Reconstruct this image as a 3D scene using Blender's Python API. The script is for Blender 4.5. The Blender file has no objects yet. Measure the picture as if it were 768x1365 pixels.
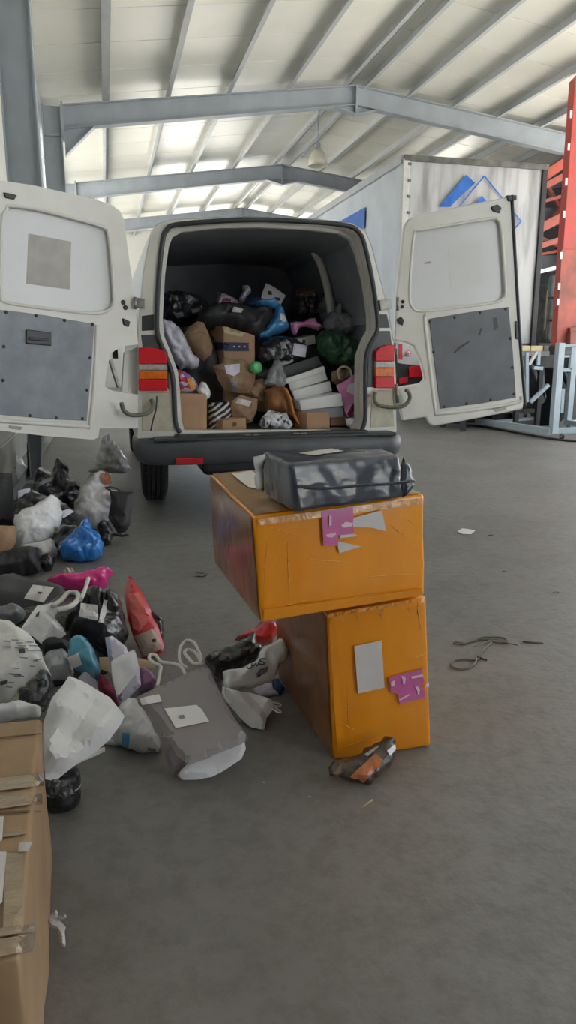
import bpy, bmesh, math, random
from mathutils import Vector, Matrix, noise, geometry
from mathutils.bvhtree import BVHTree
random.seed(7)
SC = bpy.context.scene
COL = SC.collection

# ------------------------------------------------------------------ camera
W_PX, H_PX, FOC, EYE = 768, 1365, 960.0, 1.25
YAW = math.atan((384 - 146) / FOC)
PITCH = math.atan((682.5 - 470) / FOC)
CAM = Vector((0, 0, EYE))
FWD = Vector((math.sin(YAW) * math.cos(PITCH), math.cos(YAW) * math.cos(PITCH), -math.sin(PITCH)))
RGT = Vector((math.cos(YAW), -math.sin(YAW), 0))
UPV = RGT.cross(FWD)
cam_d = bpy.data.cameras.new('camera')
cam_d.sensor_fit = 'VERTICAL'
cam_d.sensor_height = 36.0
cam_d.lens = FOC / H_PX * 36.0
cam_d.clip_start = 0.05
cam_o = bpy.data.objects.new('camera', cam_d)
COL.objects.link(cam_o)
cam_o.location = CAM
cam_o.rotation_euler = Matrix((RGT, UPV, -FWD)).transposed().to_euler()
SC.camera = cam_o

# ------------------------------------------------------------------ light
SC.view_settings.view_transform = 'Standard'
SC.view_settings.look = 'None'
SC.view_settings.gamma = 1
SC.view_settings.use_curve_mapping = False
SC.view_settings.exposure = 1.7
wd = bpy.data.worlds.new('sky')
SC.world = wd
wd.use_nodes = True
bgn = wd.node_tree.nodes['Background']
bgn.inputs[0].default_value = (0.86, 0.93, 1.0, 1)
bgn.inputs[1].default_value = 1.0
sun_d = bpy.data.lights.new('sun', 'SUN')
sun_d.energy = 9.0
sun_d.angle = math.radians(4)
sun_d.color = (1, 0.95, 0.86)
sun_o = bpy.data.objects.new('sun', sun_d)
COL.objects.link(sun_o)
sun_o.location = (20, 0, 20)
sun_o.rotation_euler = (math.radians(-6), math.radians(17), 0)

# ------------------------------------------------------------------ helpers
def ray(x, y):
    return FWD + RGT * ((x - W_PX / 2) / FOC) + UPV * ((H_PX / 2 - y) / FOC)
def onz(x, y, z=0.0):
    d = ray(x, y); return CAM + d * ((z - EYE) / d.z)
def ony(x, y, Y):
    d = ray(x, y); return CAM + d * (Y / d.y)
def onp(x, y, o, n):
    d = ray(x, y); return CAM + d * ((o - CAM).dot(n) / d.dot(n))

MATS = {}
def mat(name, col, rough=0.6, metal=0.0, var=0.0, vscale=6.0, col2=None, bump=0.0, bscale=30.0, coat=0.0,
        alpha=1.0, kind='noise', emit=0.0, detail=4.0, stretch=None, lo=0.35, hi=0.65, trans=0.0, spec=0.5):
    if name in MATS: return MATS[name]
    m = bpy.data.materials.new(name); m.use_nodes = True
    nt = m.node_tree; N = nt.nodes; L = nt.links
    b = N['Principled BSDF']
    b.inputs['Roughness'].default_value = rough
    b.inputs['Metallic'].default_value = metal
    b.inputs['Coat Weight'].default_value = coat
    b.inputs['Coat Roughness'].default_value = 0.12
    b.inputs['Alpha'].default_value = alpha
    b.inputs['Transmission Weight'].default_value = trans
    b.inputs['Specular IOR Level'].default_value = spec
    b.inputs['Base Color'].default_value = (*col, 1)
    tc = N.new('ShaderNodeTexCoord')
    vec = tc.outputs['Object']
    if stretch:
        mp = N.new('ShaderNodeMapping'); mp.inputs['Scale'].default_value = stretch
        L.new(vec, mp.inputs[0]); vec = mp.outputs[0]
    if var > 0 or col2:
        c2 = col2 or tuple(c * (1 - var) for c in col)
        n = N.new('ShaderNodeTexNoise'); n.inputs['Scale'].default_value = vscale; n.inputs['Detail'].default_value = detail
        L.new(vec, n.inputs['Vector'])
        r = N.new('ShaderNodeValToRGB')
        r.color_ramp.elements[0].position = lo; r.color_ramp.elements[1].position = hi
        r.color_ramp.elements[0].color = (*c2, 1); r.color_ramp.elements[1].color = (*col, 1)
        L.new(n.outputs['Fac'], r.inputs[0]); L.new(r.outputs[0], b.inputs['Base Color'])
    if bump > 0:
        if kind == 'voronoi':
            t = N.new('ShaderNodeTexVoronoi'); t.feature = 'DISTANCE_TO_EDGE'; out = t.outputs['Distance']
        elif kind == 'crumple':
            # crinkled film: creased cells whose edges wander with a noise
            nz = N.new('ShaderNodeTexNoise'); nz.inputs['Scale'].default_value = bscale * .45; nz.inputs['Detail'].default_value = 3
            L.new(vec, nz.inputs['Vector'])
            sc_ = N.new('ShaderNodeVectorMath'); sc_.operation = 'MULTIPLY_ADD'; sc_.inputs[1].default_value = (4.5 / bscale,) * 3
            L.new(nz.outputs['Color'], sc_.inputs[0]); L.new(vec, sc_.inputs[2]); 
            t = N.new('ShaderNodeTexVoronoi'); t.feature = 'F1'; out = t.outputs['Distance']; vec = sc_.outputs[0]
        else:
            t = N.new('ShaderNodeTexNoise'); t.inputs['Detail'].default_value = 3.0
            out = t.outputs['Fac']
        t.inputs['Scale'].default_value = bscale
        L.new(vec, t.inputs['Vector'])
        bp = N.new('ShaderNodeBump'); bp.inputs['Strength'].default_value = bump; bp.inputs['Distance'].default_value = 0.02
        L.new(out, bp.inputs['Height']); L.new(bp.outputs[0], b.inputs['Normal'])
    if emit > 0:
        b.inputs['Emission Color'].default_value = (*col, 1); b.inputs['Emission Strength'].default_value = emit
    MATS[name] = m
    return m

WL = {}
def obj(name, verts, faces, m, parent=None, label=None, cat=None, group=None, kind=None, smooth=False, bevel=0.0,
        solid=0.0, seg=2):
    """verts are world coordinates; a top-level object gets its origin at its bottom centre"""
    vs = [Vector(v) for v in verts]
    lo = Vector([min(v[i] for v in vs) for i in range(3)]); hi = Vector([max(v[i] for v in vs) for i in range(3)])
    o_w = (lo + hi) / 2
    if parent is None: o_w.z = lo.z
    me = bpy.data.meshes.new(name)
    me.from_pydata([v - o_w for v in vs], [], faces)
    bm = bmesh.new(); bm.from_mesh(me)
    bmesh.ops.recalc_face_normals(bm, faces=bm.faces)
    for f in bm.faces: f.smooth = smooth
    bm.to_mesh(me); bm.free()
    me.materials.append(m)
    o = bpy.data.objects.new(name, me); COL.objects.link(o)
    if parent is not None:
        o.parent = parent; o.location = o_w - WL[parent.name]
    else: o.location = o_w
    WL[o.name] = o_w
    if bevel > 0:
        md = o.modifiers.new('bevel', 'BEVEL'); md.width = bevel; md.segments = seg; md.limit_method = 'ANGLE'; md.angle_limit = math.radians(35)
    if solid > 0:
        md = o.modifiers.new('solid', 'SOLIDIFY'); md.thickness = solid; md.offset = 1
    tag(o, label, cat, group, kind)
    return o
def tag(o, label=None, cat=None, group=None, kind=None):
    if label: o['label'] = label
    if cat: o['category'] = cat
    if group: o['group'] = group
    if kind: o['kind'] = kind
def empty(name, loc, label=None, cat=None, group=None, kind=None, parent=None):
    o = bpy.data.objects.new(name, None); COL.objects.link(o)
    o.empty_display_size = 0.1
    if parent is not None:
        o.parent = parent; o.location = Vector(loc) - WL[parent.name]
    else: o.location = loc
    WL[o.name] = Vector(loc)
    tag(o, label, cat, group, kind); return o

CUBE_F = [(0, 1, 2, 3), (7, 6, 5, 4), (0, 4, 5, 1), (1, 5, 6, 2), (2, 6, 7, 3), (3, 7, 4, 0)]
def box(name, m, lo, hi, parent=None, bevel=0.0, **k):
    x0, y0, z0 = lo; x1, y1, z1 = hi
    v = [(x0, y0, z0), (x1, y0, z0), (x1, y1, z0), (x0, y1, z0), (x0, y0, z1), (x1, y0, z1), (x1, y1, z1), (x0, y1, z1)]
    return obj(name, v, CUBE_F, m, parent, bevel=bevel, **k)
def beam(name, m, a, b, w, h, parent=None, up=Vector((0, 0, 1)), bevel=0.0, **k):
    """square bar from a to b, w across, h along up"""
    a = Vector(a); b = Vector(b); d = (b - a).normalized()
    s = d.cross(up).normalized() * w / 2; u = s.cross(d).normalized() * h / 2
    v = [a - s - u, a + s - u, a + s + u, a - s + u, b - s - u, b + s - u, b + s + u, b - s + u]
    return obj(name, v, [(0, 1, 2, 3), (7, 6, 5, 4), (0, 4, 5, 1), (1, 5, 6, 2), (2, 6, 7, 3), (3, 7, 4, 0)], m, parent, bevel=bevel, **k)
def merge(parts):
    vs, fs = [], []
    for v, f in parts:
        n = len(vs); vs += list(v); fs += [tuple(i + n for i in q) for q in f]
    return vs, fs
def beam_g(a, b, w, h, up=Vector((0, 0, 1))):
    a = Vector(a); b = Vector(b); d = (b - a).normalized()
    s = d.cross(up).normalized() * w / 2; u = s.cross(d).normalized() * h / 2
    return [a - s - u, a + s - u, a + s + u, a - s + u, b - s - u, b + s - u, b + s + u, b - s + u], [(0, 1, 2, 3), (7, 6, 5, 4), (0, 4, 5, 1), (1, 5, 6, 2), (2, 6, 7, 3), (3, 7, 4, 0)]

def smooth_path(pts, n=5, closed=False):
    P = [Vector(p) for p in pts]; out = []
    m = len(P)
    rng = range(m if closed else m - 1)
    for i in rng:
        if closed: p0, p1, p2, p3 = P[i - 1], P[i], P[(i + 1) % m], P[(i + 2) % m]
        else: p0, p1, p2, p3 = P[max(i - 1, 0)], P[i], P[i + 1], P[min(i + 2, m - 1)]
        for k in range(n):
            t = k / n
            out.append(0.5 * ((2 * p1) + (p2 - p0) * t + (2 * p0 - 5 * p1 + 4 * p2 - p3) * t * t + (3 * p1 - p0 - 3 * p2 + p3) * t ** 3))
    if not closed: out.append(P[-1])
    return out
def tube_g(pts, r, n=8, closed=False):
    P = [Vector(p) for p in pts]; m = len(P); vs = []; fs = []
    prev = None
    for i, p in enumerate(P):
        if closed: t = P[(i + 1) % m] - P[i - 1]
        else: t = P[min(i + 1, m - 1)] - P[max(i - 1, 0)]
        t.normalize()
        if prev is None:
            a = t.orthogonal().normalized()
        else:
            a = (prev - t * prev.dot(t))
            a = a.normalized() if a.length > 1e-6 else t.orthogonal().normalized()
        prev = a; b = t.cross(a)
        rr = r[i] if isinstance(r, (list, tuple)) else r
        for k in range(n):
            q = 2 * math.pi * k / n
            vs.append(p + (a * math.cos(q) + b * math.sin(q)) * rr)
    for i in range(m if closed else m - 1):
        j = (i + 1) % m
        for k in range(n):
            fs.append((i * n + k, i * n + (k + 1) % n, j * n + (k + 1) % n, j * n + k))
    if not closed:
        fs.append(tuple(range(n))[::-1]); fs.append(tuple((m - 1) * n + k for k in range(n)))
    return vs, fs
def tube(name, m, pts, r, parent=None, n=8, closed=False, **k):
    v, f = tube_g(pts, r, n, closed)
    return obj(name, v, f, m, parent, smooth=True, **k)
def lathe(name, m, prof, c, axis=Vector((0, 0, 1)), n=24, parent=None, **k):
    """prof: (radius, height) pairs"""
    axis = Vector(axis).normalized(); a = axis.orthogonal().normalized(); b = axis.cross(a); c = Vector(c)
    vs = []; fs = []
    for r, h in prof:
        for i in range(n):
            q = 2 * math.pi * i / n
            vs.append(c + axis * h + (a * math.cos(q) + b * math.sin(q)) * max(r, 1e-4))
    for j in range(len(prof) - 1):
        for i in range(n):
            fs.append((j * n + i, j * n + (i + 1) % n, (j + 1) * n + (i + 1) % n, (j + 1) * n + i))
    fs.append(tuple(range(n))); fs.append(tuple((len(prof) - 1) * n + i for i in range(n))[::-1])
    return obj(name, vs, fs, m, parent, smooth=k.pop('smooth', True), **k)

def plane_axes(n):
    n = n.normalized()
    u = Vector((0, 0, 1)).cross(n)
    if u.length < 1e-3: u = Vector((1, 0, 0))
    u.normalize(); return u, n.cross(u)

def slab_g(outer, n, thick, holes=()):
    """flat plate with holes: points in world space on one plane, plate runs back along -n"""
    n = n.normalized(); u, v = plane_axes(n); o = outer[0]
    loops = [outer] + list(holes)
    l2 = [[Vector(((p - o).dot(u), (p - o).dot(v), 0)) for p in lp] for lp in loops]
    tri = geometry.tessellate_polygon(l2)
    flat = [p for lp in loops for p in lp]; N = len(flat)
    vs = flat + [p - n * thick for p in flat]
    fs = [tuple(t) for t in tri] + [tuple(i + N for i in reversed(t)) for t in tri]
    k = 0
    for lp in loops:
        m = len(lp)
        for i in range(m):
            j = (i + 1) % m; fs.append((k + i, k + j, N + k + j, N + k + i))
        k += m
    return vs, fs
def slab(name, m, outer, n, thick, parent=None, holes=(), bevel=0.0, **k):
    v, f = slab_g(outer, n, thick, holes)
    o = obj(name, v, f, m, parent, bevel=bevel, **k)
    bm = bmesh.new(); bm.from_mesh(o.data)
    bmesh.ops.dissolve_limit(bm, angle_limit=0.02, verts=bm.verts, edges=bm.edges)
    bm.to_mesh(o.data); bm.free()
    return o

def inside(p, poly):
    c = False; j = len(poly) - 1
    for i in range(len(poly)):
        a, b = poly[i], poly[j]
        if (a[1] > p[1]) != (b[1] > p[1]) and p[0] < (b[0] - a[0]) * (p[1] - a[1]) / (b[1] - a[1]) + a[0]: c = not c
        j = i
    return c
def edist(p, poly):
    d = 1e9; j = len(poly) - 1
    for i in range(len(poly)):
        a, b = poly[j], poly[i]
        ex, ey = b[0] - a[0], b[1] - a[1]
        L = ex * ex + ey * ey
        t = 0 if L == 0 else max(0, min(1, ((p[0] - a[0]) * ex + (p[1] - a[1]) * ey) / L))
        d = min(d, math.hypot(p[0] - a[0] - ex * t, p[1] - a[1] - ey * t)); j = i
    return d
def resample(poly, s):
    out = []
    for i in range(len(poly)):
        a, b = poly[i], poly[(i + 1) % len(poly)]
        L = math.hypot(b[0] - a[0], b[1] - a[1]); k = max(1, int(round(L / s)))
        for q in range(k): out.append((a[0] + (b[0] - a[0]) * q / k, a[1] + (b[1] - a[1]) * q / k))
    return out
def chaikin(poly):
    out = []
    for i in range(len(poly)):
        a, b = poly[i], poly[(i + 1) % len(poly)]
        out.append((a[0] * .75 + b[0] * .25, a[1] * .75 + b[1] * .25)); out.append((a[0] * .25 + b[0] * .75, a[1] * .25 + b[1] * .75))
    return out
def tri2d(poly, s, jit=0.3):
    """triangulated polygon with interior points spaced s"""
    B = resample(poly, s)
    x0 = min(p[0] for p in B); x1 = max(p[0] for p in B); y0 = min(p[1] for p in B); y1 = max(p[1] for p in B)
    I = []; row = 0; y = y0 + s / 2
    while y < y1:
        x = x0 + (s / 2 if row % 2 else 0)
        while x < x1:
            p = (x + random.uniform(-jit, jit) * s, y + random.uniform(-jit, jit) * s)
            if inside(p, B) and edist(p, B) > 0.45 * s: I.append(p)
            x += s
        y += s * 0.87; row += 1
    V = [Vector(p) for p in B + I]; nb = len(B)
    r = geometry.delaunay_2d_cdt(V, [(i, (i + 1) % nb) for i in range(nb)], [], 1, 1e-7)
    return [(v.x, v.y) for v in r[0]], [tuple(f) for f in r[2]], B

def ridged(p, f, oct=3):
    s = 0; a = 1; tot = 0
    for k in range(oct):
        s += a * (1 - 2 * abs(noise.noise(p * f + Vector((k * 7.3, 1.7, 3.1))))); tot += a; a *= 0.5; f *= 2.1
    return s / tot
def bag(name, label, cat, m, px, o=None, tilt=0.0, thick=0.06, res=None, crumple=0.012, freq=9.0, facet=False, back=0.5, xmax=None, xmin=None,
        R=0.55, round_=0, base=None, zmin=None, yaw=0.0, parent=None, group=None, roll=0, power=1.5, seed=None, fold=0.0):
    """a soft thing: outline (pixels of the photograph) put on a plane standing at o, puffed out to real depth"""
    if base is not None: o = onz(base[0], base[1], base[2] if len(base) > 2 else 0.0)
    t = math.radians(tilt); yw = math.radians(yaw)
    n = Vector((math.sin(yw) * math.cos(t), -math.cos(yw) * math.cos(t), math.sin(t))); u, v = plane_axes(n)
    P = [onp(x, y, o, n) for x, y in px]
    poly = [((p - o).dot(u), (p - o).dot(v)) for p in P]
    for _ in range(round_): poly = chaikin(poly)
    w = max(p[0] for p in poly) - min(p[0] for p in poly); h = max(p[1] for p in poly) - min(p[1] for p in poly)
    if facet: res = 20; R = .5 if R == .55 else R; thick *= .6; crumple *= 1.7
    else: crumple *= 1.5; res = int(res * 1.25) if res else 26
    fd = [(math.cos(a), math.sin(a), random.uniform(1.1, 2.6) / max(w, h), random.random()) for a in (random.uniform(0, 1), random.uniform(1.2, 2.2), random.uniform(2.3, 3.1))]
    s = max(w, h) / res
    if not facet:
        poly = resample(poly, s * 1.01); po = random.uniform(0, 90)
        poly = [(p[0] + noise.noise(Vector((p[0] * 30, p[1] * 30, po))) * s * 1.3, p[1] + noise.noise(Vector((p[0] * 30, p[1] * 30, po + 7))) * s * 1.3) for p in poly]
    V, F, B = tri2d(poly, s, 0.2)
    D = [edist(p, B) for p in V]; mx = max(D) or 1e-3; Rr = max(mx * R, 1e-4)
    off = Vector((random.uniform(-50, 50), random.uniform(-50, 50), random.uniform(-50, 50))) if seed is None else Vector((seed, seed * 2, 0))
    front, backv, idx = [], [], {}
    for i, (p, d) in enumerate(zip(V, D)):
        q = min(1, d / Rr); prof = q ** .8 if facet else (1 - (1 - q) ** power) ** (1 / power)
        w3 = o + u * p[0] + v * p[1]
        edge = min(1, d / (1.2 * s))
        if facet:
            c = 0
            for k, (dx, dy, f_, o_) in enumerate(fd): c += crumple * (0.9, 0.6, 0.5)[k] * (abs(((p[0] * dx + p[1] * dy) * f_ + o_ + .25 * noise.noise(w3 * 3 + off)) % 1 * 2 - 1) - .5)
            c += crumple * .5 * noise.noise(w3 * 9 + off)
            if edge < 1: c *= (.35 + .65 * edge)
        else:
            vd = noise.voronoi((w3 + off + Vector((noise.noise(w3 * freq + off), noise.noise(w3 * freq * 1.1 - off), 0)) * .6 / freq) * freq * 1.1)[0]
            c = ((ridged(w3 + off, freq) - 0.35) * .75 + (min(.5, vd[1] - vd[0]) - .2) * 1.1) * crumple * edge
        if fold: c += fold * edge * (1 - 2 * abs(noise.noise(Vector((p[0] * 14, p[1] * 2.0, 0)) + off)))
        front.append(w3 + n * (thick * (1 - back) * prof + c)); 
        if d > 1e-6: idx[i] = len(backv); backv.append(w3 - n * (thick * back * prof))
    nf = len(front)
    bi = lambda i: nf + idx[i] if i in idx else i
    vs = front + backv
    if zmin is not None: 
        for q in vs: q.z = max(q.z, zmin + 0.002)
    for q in vs:
        if xmax is not None: q.x = min(q.x, xmax)
        if xmin is not None: q.x = max(q.x, xmin)
    fs = list(F) + [tuple(reversed([bi(i) for i in f])) for f in F]
    ob = obj(name, vs, fs, m, parent, label=label, cat=cat, group=group, smooth=True)
    if facet: ob.data.set_sharp_from_angle(angle=math.radians(24))
    return ob

BV = {}
def bvh_of(o):
    if o.name not in BV:
        w = WL[o.name]; BV[o.name] = BVHTree.FromPolygons([v.co + w for v in o.data.vertices], [tuple(p.vertices) for p in o.data.polygons])
    return BV[o.name]
def decal(name, m, px, on, off=0.0025, step=None, label=None, parent=None, thick=0.001, round_=0, **k):
    """a label, tape or print lying on the surface of `on`"""
    poly = list(px)
    for _ in range(round_): poly = chaikin(poly)
    ext = max(max(p[0] for p in poly) - min(p[0] for p in poly), max(p[1] for p in poly) - min(p[1] for p in poly))
    V, F, B = tri2d(poly, step or ext / 7, 0.05)
    bv = bvh_of(on); P = []
    for x, y in V:
        d = ray(x, y).normalized(); h = bv.ray_cast(CAM, d)
        if h[0] is None: P.append(None); continue
        nn = h[1] if h[1].dot(d) < 0 else -h[1]
        P.append(h[0] + nn * off * 0.5 - d * off)
    F = [f for f in F if all(P[i] is not None for i in f)]
    used = sorted({i for f in F for i in f}); mp = {i: j for j, i in enumerate(used)}
    if not F: print('DECAL MISS', name, label); return None
    vs = [P[i] for i in used]
    o = obj(name, vs, [tuple(mp[i] for i in f) for f in F], m, parent or on, label=label, solid=thick, **k)
    return o

def rbox(name, m, c8, parent=None, rad=0.01, n=6, wob=0.0, freq=6.0, smooth=True, bulge=0.0, **k):
    """rounded, slightly dented box through 8 corners: 4 bottom then 4 top"""
    C = [Vector(p) for p in c8]
    L = [((C[1] - C[0]).length + (C[2] - C[3]).length) / 4, ((C[3] - C[0]).length + (C[2] - C[1]).length) / 4, (C[4] - C[0]).length / 2]
    cs = []
    for a in range(3):
        r = min(0.45, rad / L[a])
        cs.append([-1, -1 + r * .3, -1 + r] + [-1 + r + (2 - 2 * r) * i / n for i in range(1, n)] + [1 - r, 1 - r * .3, 1])
    vid = {}; vs = []; fs = []
    off = Vector((random.uniform(-9, 9), random.uniform(-9, 9), random.uniform(-9, 9)))
    ctr = sum(C, Vector()) / 8
    def V(i, j, q):
        key = (i, j, q)
        if key in vid: return vid[key]
        p = [cs[0][i], cs[1][j], cs[2][q]]; cl = []; d = []
        for a in range(3):
            r = min(0.45, rad / L[a]); c = max(-(1 - r), min(1 - r, p[a])); cl.append(c); d.append((p[a] - c) * L[a])
        dl = math.sqrt(sum(x * x for x in d))
        if dl > 1e-9: p = [cl[a] + d[a] / dl * min(rad, 0.45 * L[a]) / L[a] for a in range(3)]
        x, y, z = [(t + 1) / 2 for t in p]
        w = (C[0] * (1 - x) * (1 - y) + C[1] * x * (1 - y) + C[2] * x * y + C[3] * (1 - x) * y) * (1 - z) + \
            (C[4] * (1 - x) * (1 - y) + C[5] * x * (1 - y) + C[6] * x * y + C[7] * (1 - x) * y) * z
        if wob or bulge:
            nd = (w - ctr).normalized()
            e = 1 - max(abs(p[0]), abs(p[1])) if abs(p[2]) > .99 else (1 - max(abs(p[0]), abs(p[2])) if abs(p[1]) > .99 else 1 - max(abs(p[1]), abs(p[2])))
            dw = nd * (wob * (ridged(w + off, freq, 2) - 0.5) + bulge * min(1, max(0, e) * 2))
            if p[2] < -0.99: dw.z = 0
            w = w + dw
        vid[key] = len(vs); vs.append(w); return vid[key]
    nn = [len(c) - 1 for c in cs]
    for i in range(nn[0]):
        for j in range(nn[1]):
            for q in (0, nn[2]): fs.append((V(i, j, q), V(i + 1, j, q), V(i + 1, j + 1, q), V(i, j + 1, q)))
        for q in range(nn[2]):
            for j in (0, nn[1]): fs.append((V(i, j, q), V(i + 1, j, q), V(i + 1, j, q + 1), V(i, j, q + 1)))
    for j in range(nn[1]):
        for q in range(nn[2]):
            for i in (0, nn[0]): fs.append((V(i, j, q), V(i, j + 1, q), V(i, j + 1, q + 1), V(i, j, q + 1)))
    return obj(name, vs, fs, m, parent, smooth=smooth, **k)
def front_box(name, m, tl, tr, br, bl, Y, depth, yaw=0.0, rise=0.0, lean=0.0, **k):
    """box whose front face has these pixel corners at distance Y (yaw turns its depth sideways, lean tilts it)"""
    n = Vector((0, -1, 0)); o = Vector((0, Y, 0))
    a, b, c, d = [onp(p[0], p[1], o, n) for p in (bl, br, tr, tl)]
    t = math.radians(yaw); D = Vector((math.sin(t), math.cos(t), rise)) * depth
    return rbox(name, m, [a, b, b + D, a + D, d, c, c + D, d + D], **k)

# ------------------------------------------------------------------ materials of the hall
M_FLOOR = mat('concrete', (0.235, 0.228, 0.218), 0.48, col2=(0.175, 0.168, 0.157), vscale=1.6, detail=9, bump=0.12, bscale=40, lo=0.3, hi=0.7)
nt = M_FLOOR.node_tree; N_ = nt.nodes; L_ = nt.links
# trodden stains and pale dust, with a shape of their own
_r = [n for n in N_ if n.type == 'VALTORGB'][0]; _b = N_['Principled BSDF']; _tc = [n for n in N_ if n.type == 'TEX_COORD'][0]
_n2 = N_.new('ShaderNodeTexNoise'); _n2.inputs['Scale'].default_value = 14; _n2.inputs['Detail'].default_value = 8; _n2.inputs['Roughness'].default_value = 0.7
_r2 = N_.new('ShaderNodeValToRGB'); _r2.color_ramp.elements[0].position = 0.38; _r2.color_ramp.elements[1].position = 0.55
_r2.color_ramp.elements[0].color = (0.78, 0.77, 0.75, 1); _r2.color_ramp.elements[1].color = (1, 1, 1, 1)
_mx = N_.new('ShaderNodeMixRGB'); _mx.blend_type = 'MULTIPLY'; _mx.inputs[0].default_value = 0.8
L_.new(_tc.outputs['Object'], _n2.inputs['Vector']); L_.new(_n2.outputs['Fac'], _r2.inputs[0])
L_.new(_r.outputs[0], _mx.inputs[1]); L_.new(_r2.outputs[0], _mx.inputs[2]); L_.new(_mx.outputs[0], _b.inputs['Base Color'])
M_GROUND = mat('yard', (0.62, 0.61, 0.58), 0.9, var=0.15, vscale=0.6)
M_PANEL = mat('roof_panel', (0.80, 0.79, 0.72), 0.34, var=0.05, vscale=1.2, col2=(0.74, 0.73, 0.66))
M_STEEL = mat('painted_steel', (0.36, 0.40, 0.44), 0.5, var=0.14, vscale=3)
M_PURLIN = mat('purlin_steel', (0.50, 0.52, 0.53), 0.45, var=0.1, vscale=4)
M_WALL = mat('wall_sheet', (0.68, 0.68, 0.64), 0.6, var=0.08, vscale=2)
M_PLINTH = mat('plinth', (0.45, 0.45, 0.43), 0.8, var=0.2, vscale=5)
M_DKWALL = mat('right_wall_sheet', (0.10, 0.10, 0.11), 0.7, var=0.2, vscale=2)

X0, X1, RIDGE, Z_E, Z_R = -0.98, 9.7, 4.42, 5.13, 5.86
YB, YF = -4.0, 27.5
def roofz(x): return Z_E + (Z_R - Z_E) * (1 - abs(x - RIDGE) / (RIDGE - X0)) if x < RIDGE else Z_R - (x - RIDGE) * 0.118

box('floor', M_FLOOR, (-1.2, YB, -0.15), (9.9, YF, 0), kind='structure')
obj('yard_ground', [(-40, -40, -0.16), (60, -40, -0.16), (60, 60, -0.16), (-40, 60, -0.16)], [(0, 1, 2, 3)], M_GROUND, kind='structure')
# left wall: sheet panels above a concrete plinth
lw = empty('wall_left', (X0, 10, 0), kind='structure')
y = YB; me0 = None
while y < YF:
    if 13.9 < y < 26: y += 1.0; continue
    v0 = [(X0 - .12, y + .008, .42), (X0, y + .008, .42), (X0, y + .992, .42), (X0 - .12, y + .992, .42), (X0 - .12, y + .008, Z_E + .1), (X0, y + .008, Z_E + .1), (X0, y + .992, Z_E + .1), (X0 - .12, y + .992, Z_E + .1)]
    if me0 is None:
        o = obj('wall_panel', v0, CUBE_F, M_WALL, lw); me0 = o.data
    else:
        o = bpy.data.objects.new('wall_panel', me0); COL.objects.link(o); o.parent = lw; o.location = first + Vector((0, y - YB, 0))
    if y == YB: first = o.location.copy()
    y += 1.0
box('plinth', M_WALL, (X0 - .1, YB, 0), (X0 + .03, YF, .42), lw, bevel=.01)
box('plinth_kerb', M_PLINTH, (X0, YB, 0), (X0 + .16, YF, .12), lw, bevel=.01)
box('backing', M_WALL, (X0 - .16, YB, .3), (X0 - .125, 14, Z_E + .1), lw)
box('backing', M_WALL, (X0 - .1, 14, .42), (X0, 26, 2.4), lw)
for y in range(14, 27, 2): box('window_mullion', M_STEEL, (X0 - .08, y - .03, 2.4), (X0, y + .03, 4.97), lw)
slab('wall_end', M_WALL, [Vector((X0, YF, 0)), Vector((X1, YF, 0)), Vector((X1, YF, 6.3)), Vector((X0, YF, 6.3))], Vector((0, -1, 0)), .15, holes=[[Vector((2.6, YF, .02)), Vector((9.0, YF, .02)), Vector((9.0, YF, 4.8)), Vector((2.6, YF, 4.8))]], kind='structure')
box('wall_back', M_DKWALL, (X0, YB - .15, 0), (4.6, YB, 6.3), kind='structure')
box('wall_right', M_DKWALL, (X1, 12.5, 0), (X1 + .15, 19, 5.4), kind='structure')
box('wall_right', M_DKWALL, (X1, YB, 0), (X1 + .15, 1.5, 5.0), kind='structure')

# ceiling: one sandwich panel a metre wide from eave to ridge, on either slope
ce = empty('ceiling', (RIDGE, 10, 5.8), kind='structure')
def roof_panel(xa, xb):
    first = None
    n = int(YF - YB)
    for i in range(n + 1):
        if first is None:
            ya, yb = YB + .006, YB + .994
            za, zb = roofz(xa), roofz(xb)
            xb_ = xb
            v = [(xa, ya, za), (xb_, ya, zb), (xb_, yb, zb), (xa, yb, za), (xa, ya, za + .1), (xb_, ya, zb + .1), (xb_, yb, zb + .1), (xa, yb, za + .1)]
            o = obj('ceiling_panel', v, CUBE_F, M_PANEL, ce, bevel=0.004, seg=1); first = o
        else:
            o = bpy.data.objects.new('ceiling_panel', first.data); COL.objects.link(o); o.parent = ce
            o.location = first.location + Vector((0, i, 0))
            md = o.modifiers.new('bevel', 'BEVEL'); md.width = .004; md.segments = 1; md.limit_method = 'ANGLE'
roof_panel(X0 - .1, RIDGE - .004); roof_panel(RIDGE + .004, X1 + .3)
obj('roof_skin', [(X0 - .3, YB - .3, roofz(X0) + .07), (RIDGE, YB - .3, Z_R + .12), (X1 + .4, YB - .3, roofz(X1) + .06), (X0 - .3, YF + .3, roofz(X0) + .07), (RIDGE, YF + .3, Z_R + .12), (X1 + .4, YF + .3, roofz(X1) + .06)],
    [(0, 1, 4, 3), (1, 2, 5, 4)], M_WALL, ce, solid=.03)
# purlins: Z-sections running down the hall
PX = [0.22, 1.22, 2.23, 3.25, 4.24, 4.62, 5.40, 6.26, 7.15, 8.02, 8.80]
for x in PX:
    z = roofz(x); w = .06
    parts = [beam_g((x, YB, z - .07), (x, YF, z - .07), .012, .14)]
    parts.append(beam_g((x + w / 2, YB, z - .006), (x + w / 2, YF, z - .006), w, .01))
    parts.append(beam_g((x - w / 2, YB, z - .138), (x - w / 2, YF, z - .138), w, .01))
    v, f = merge(parts); obj('purlin', v, f, M_PURLIN, kind='structure')
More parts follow.
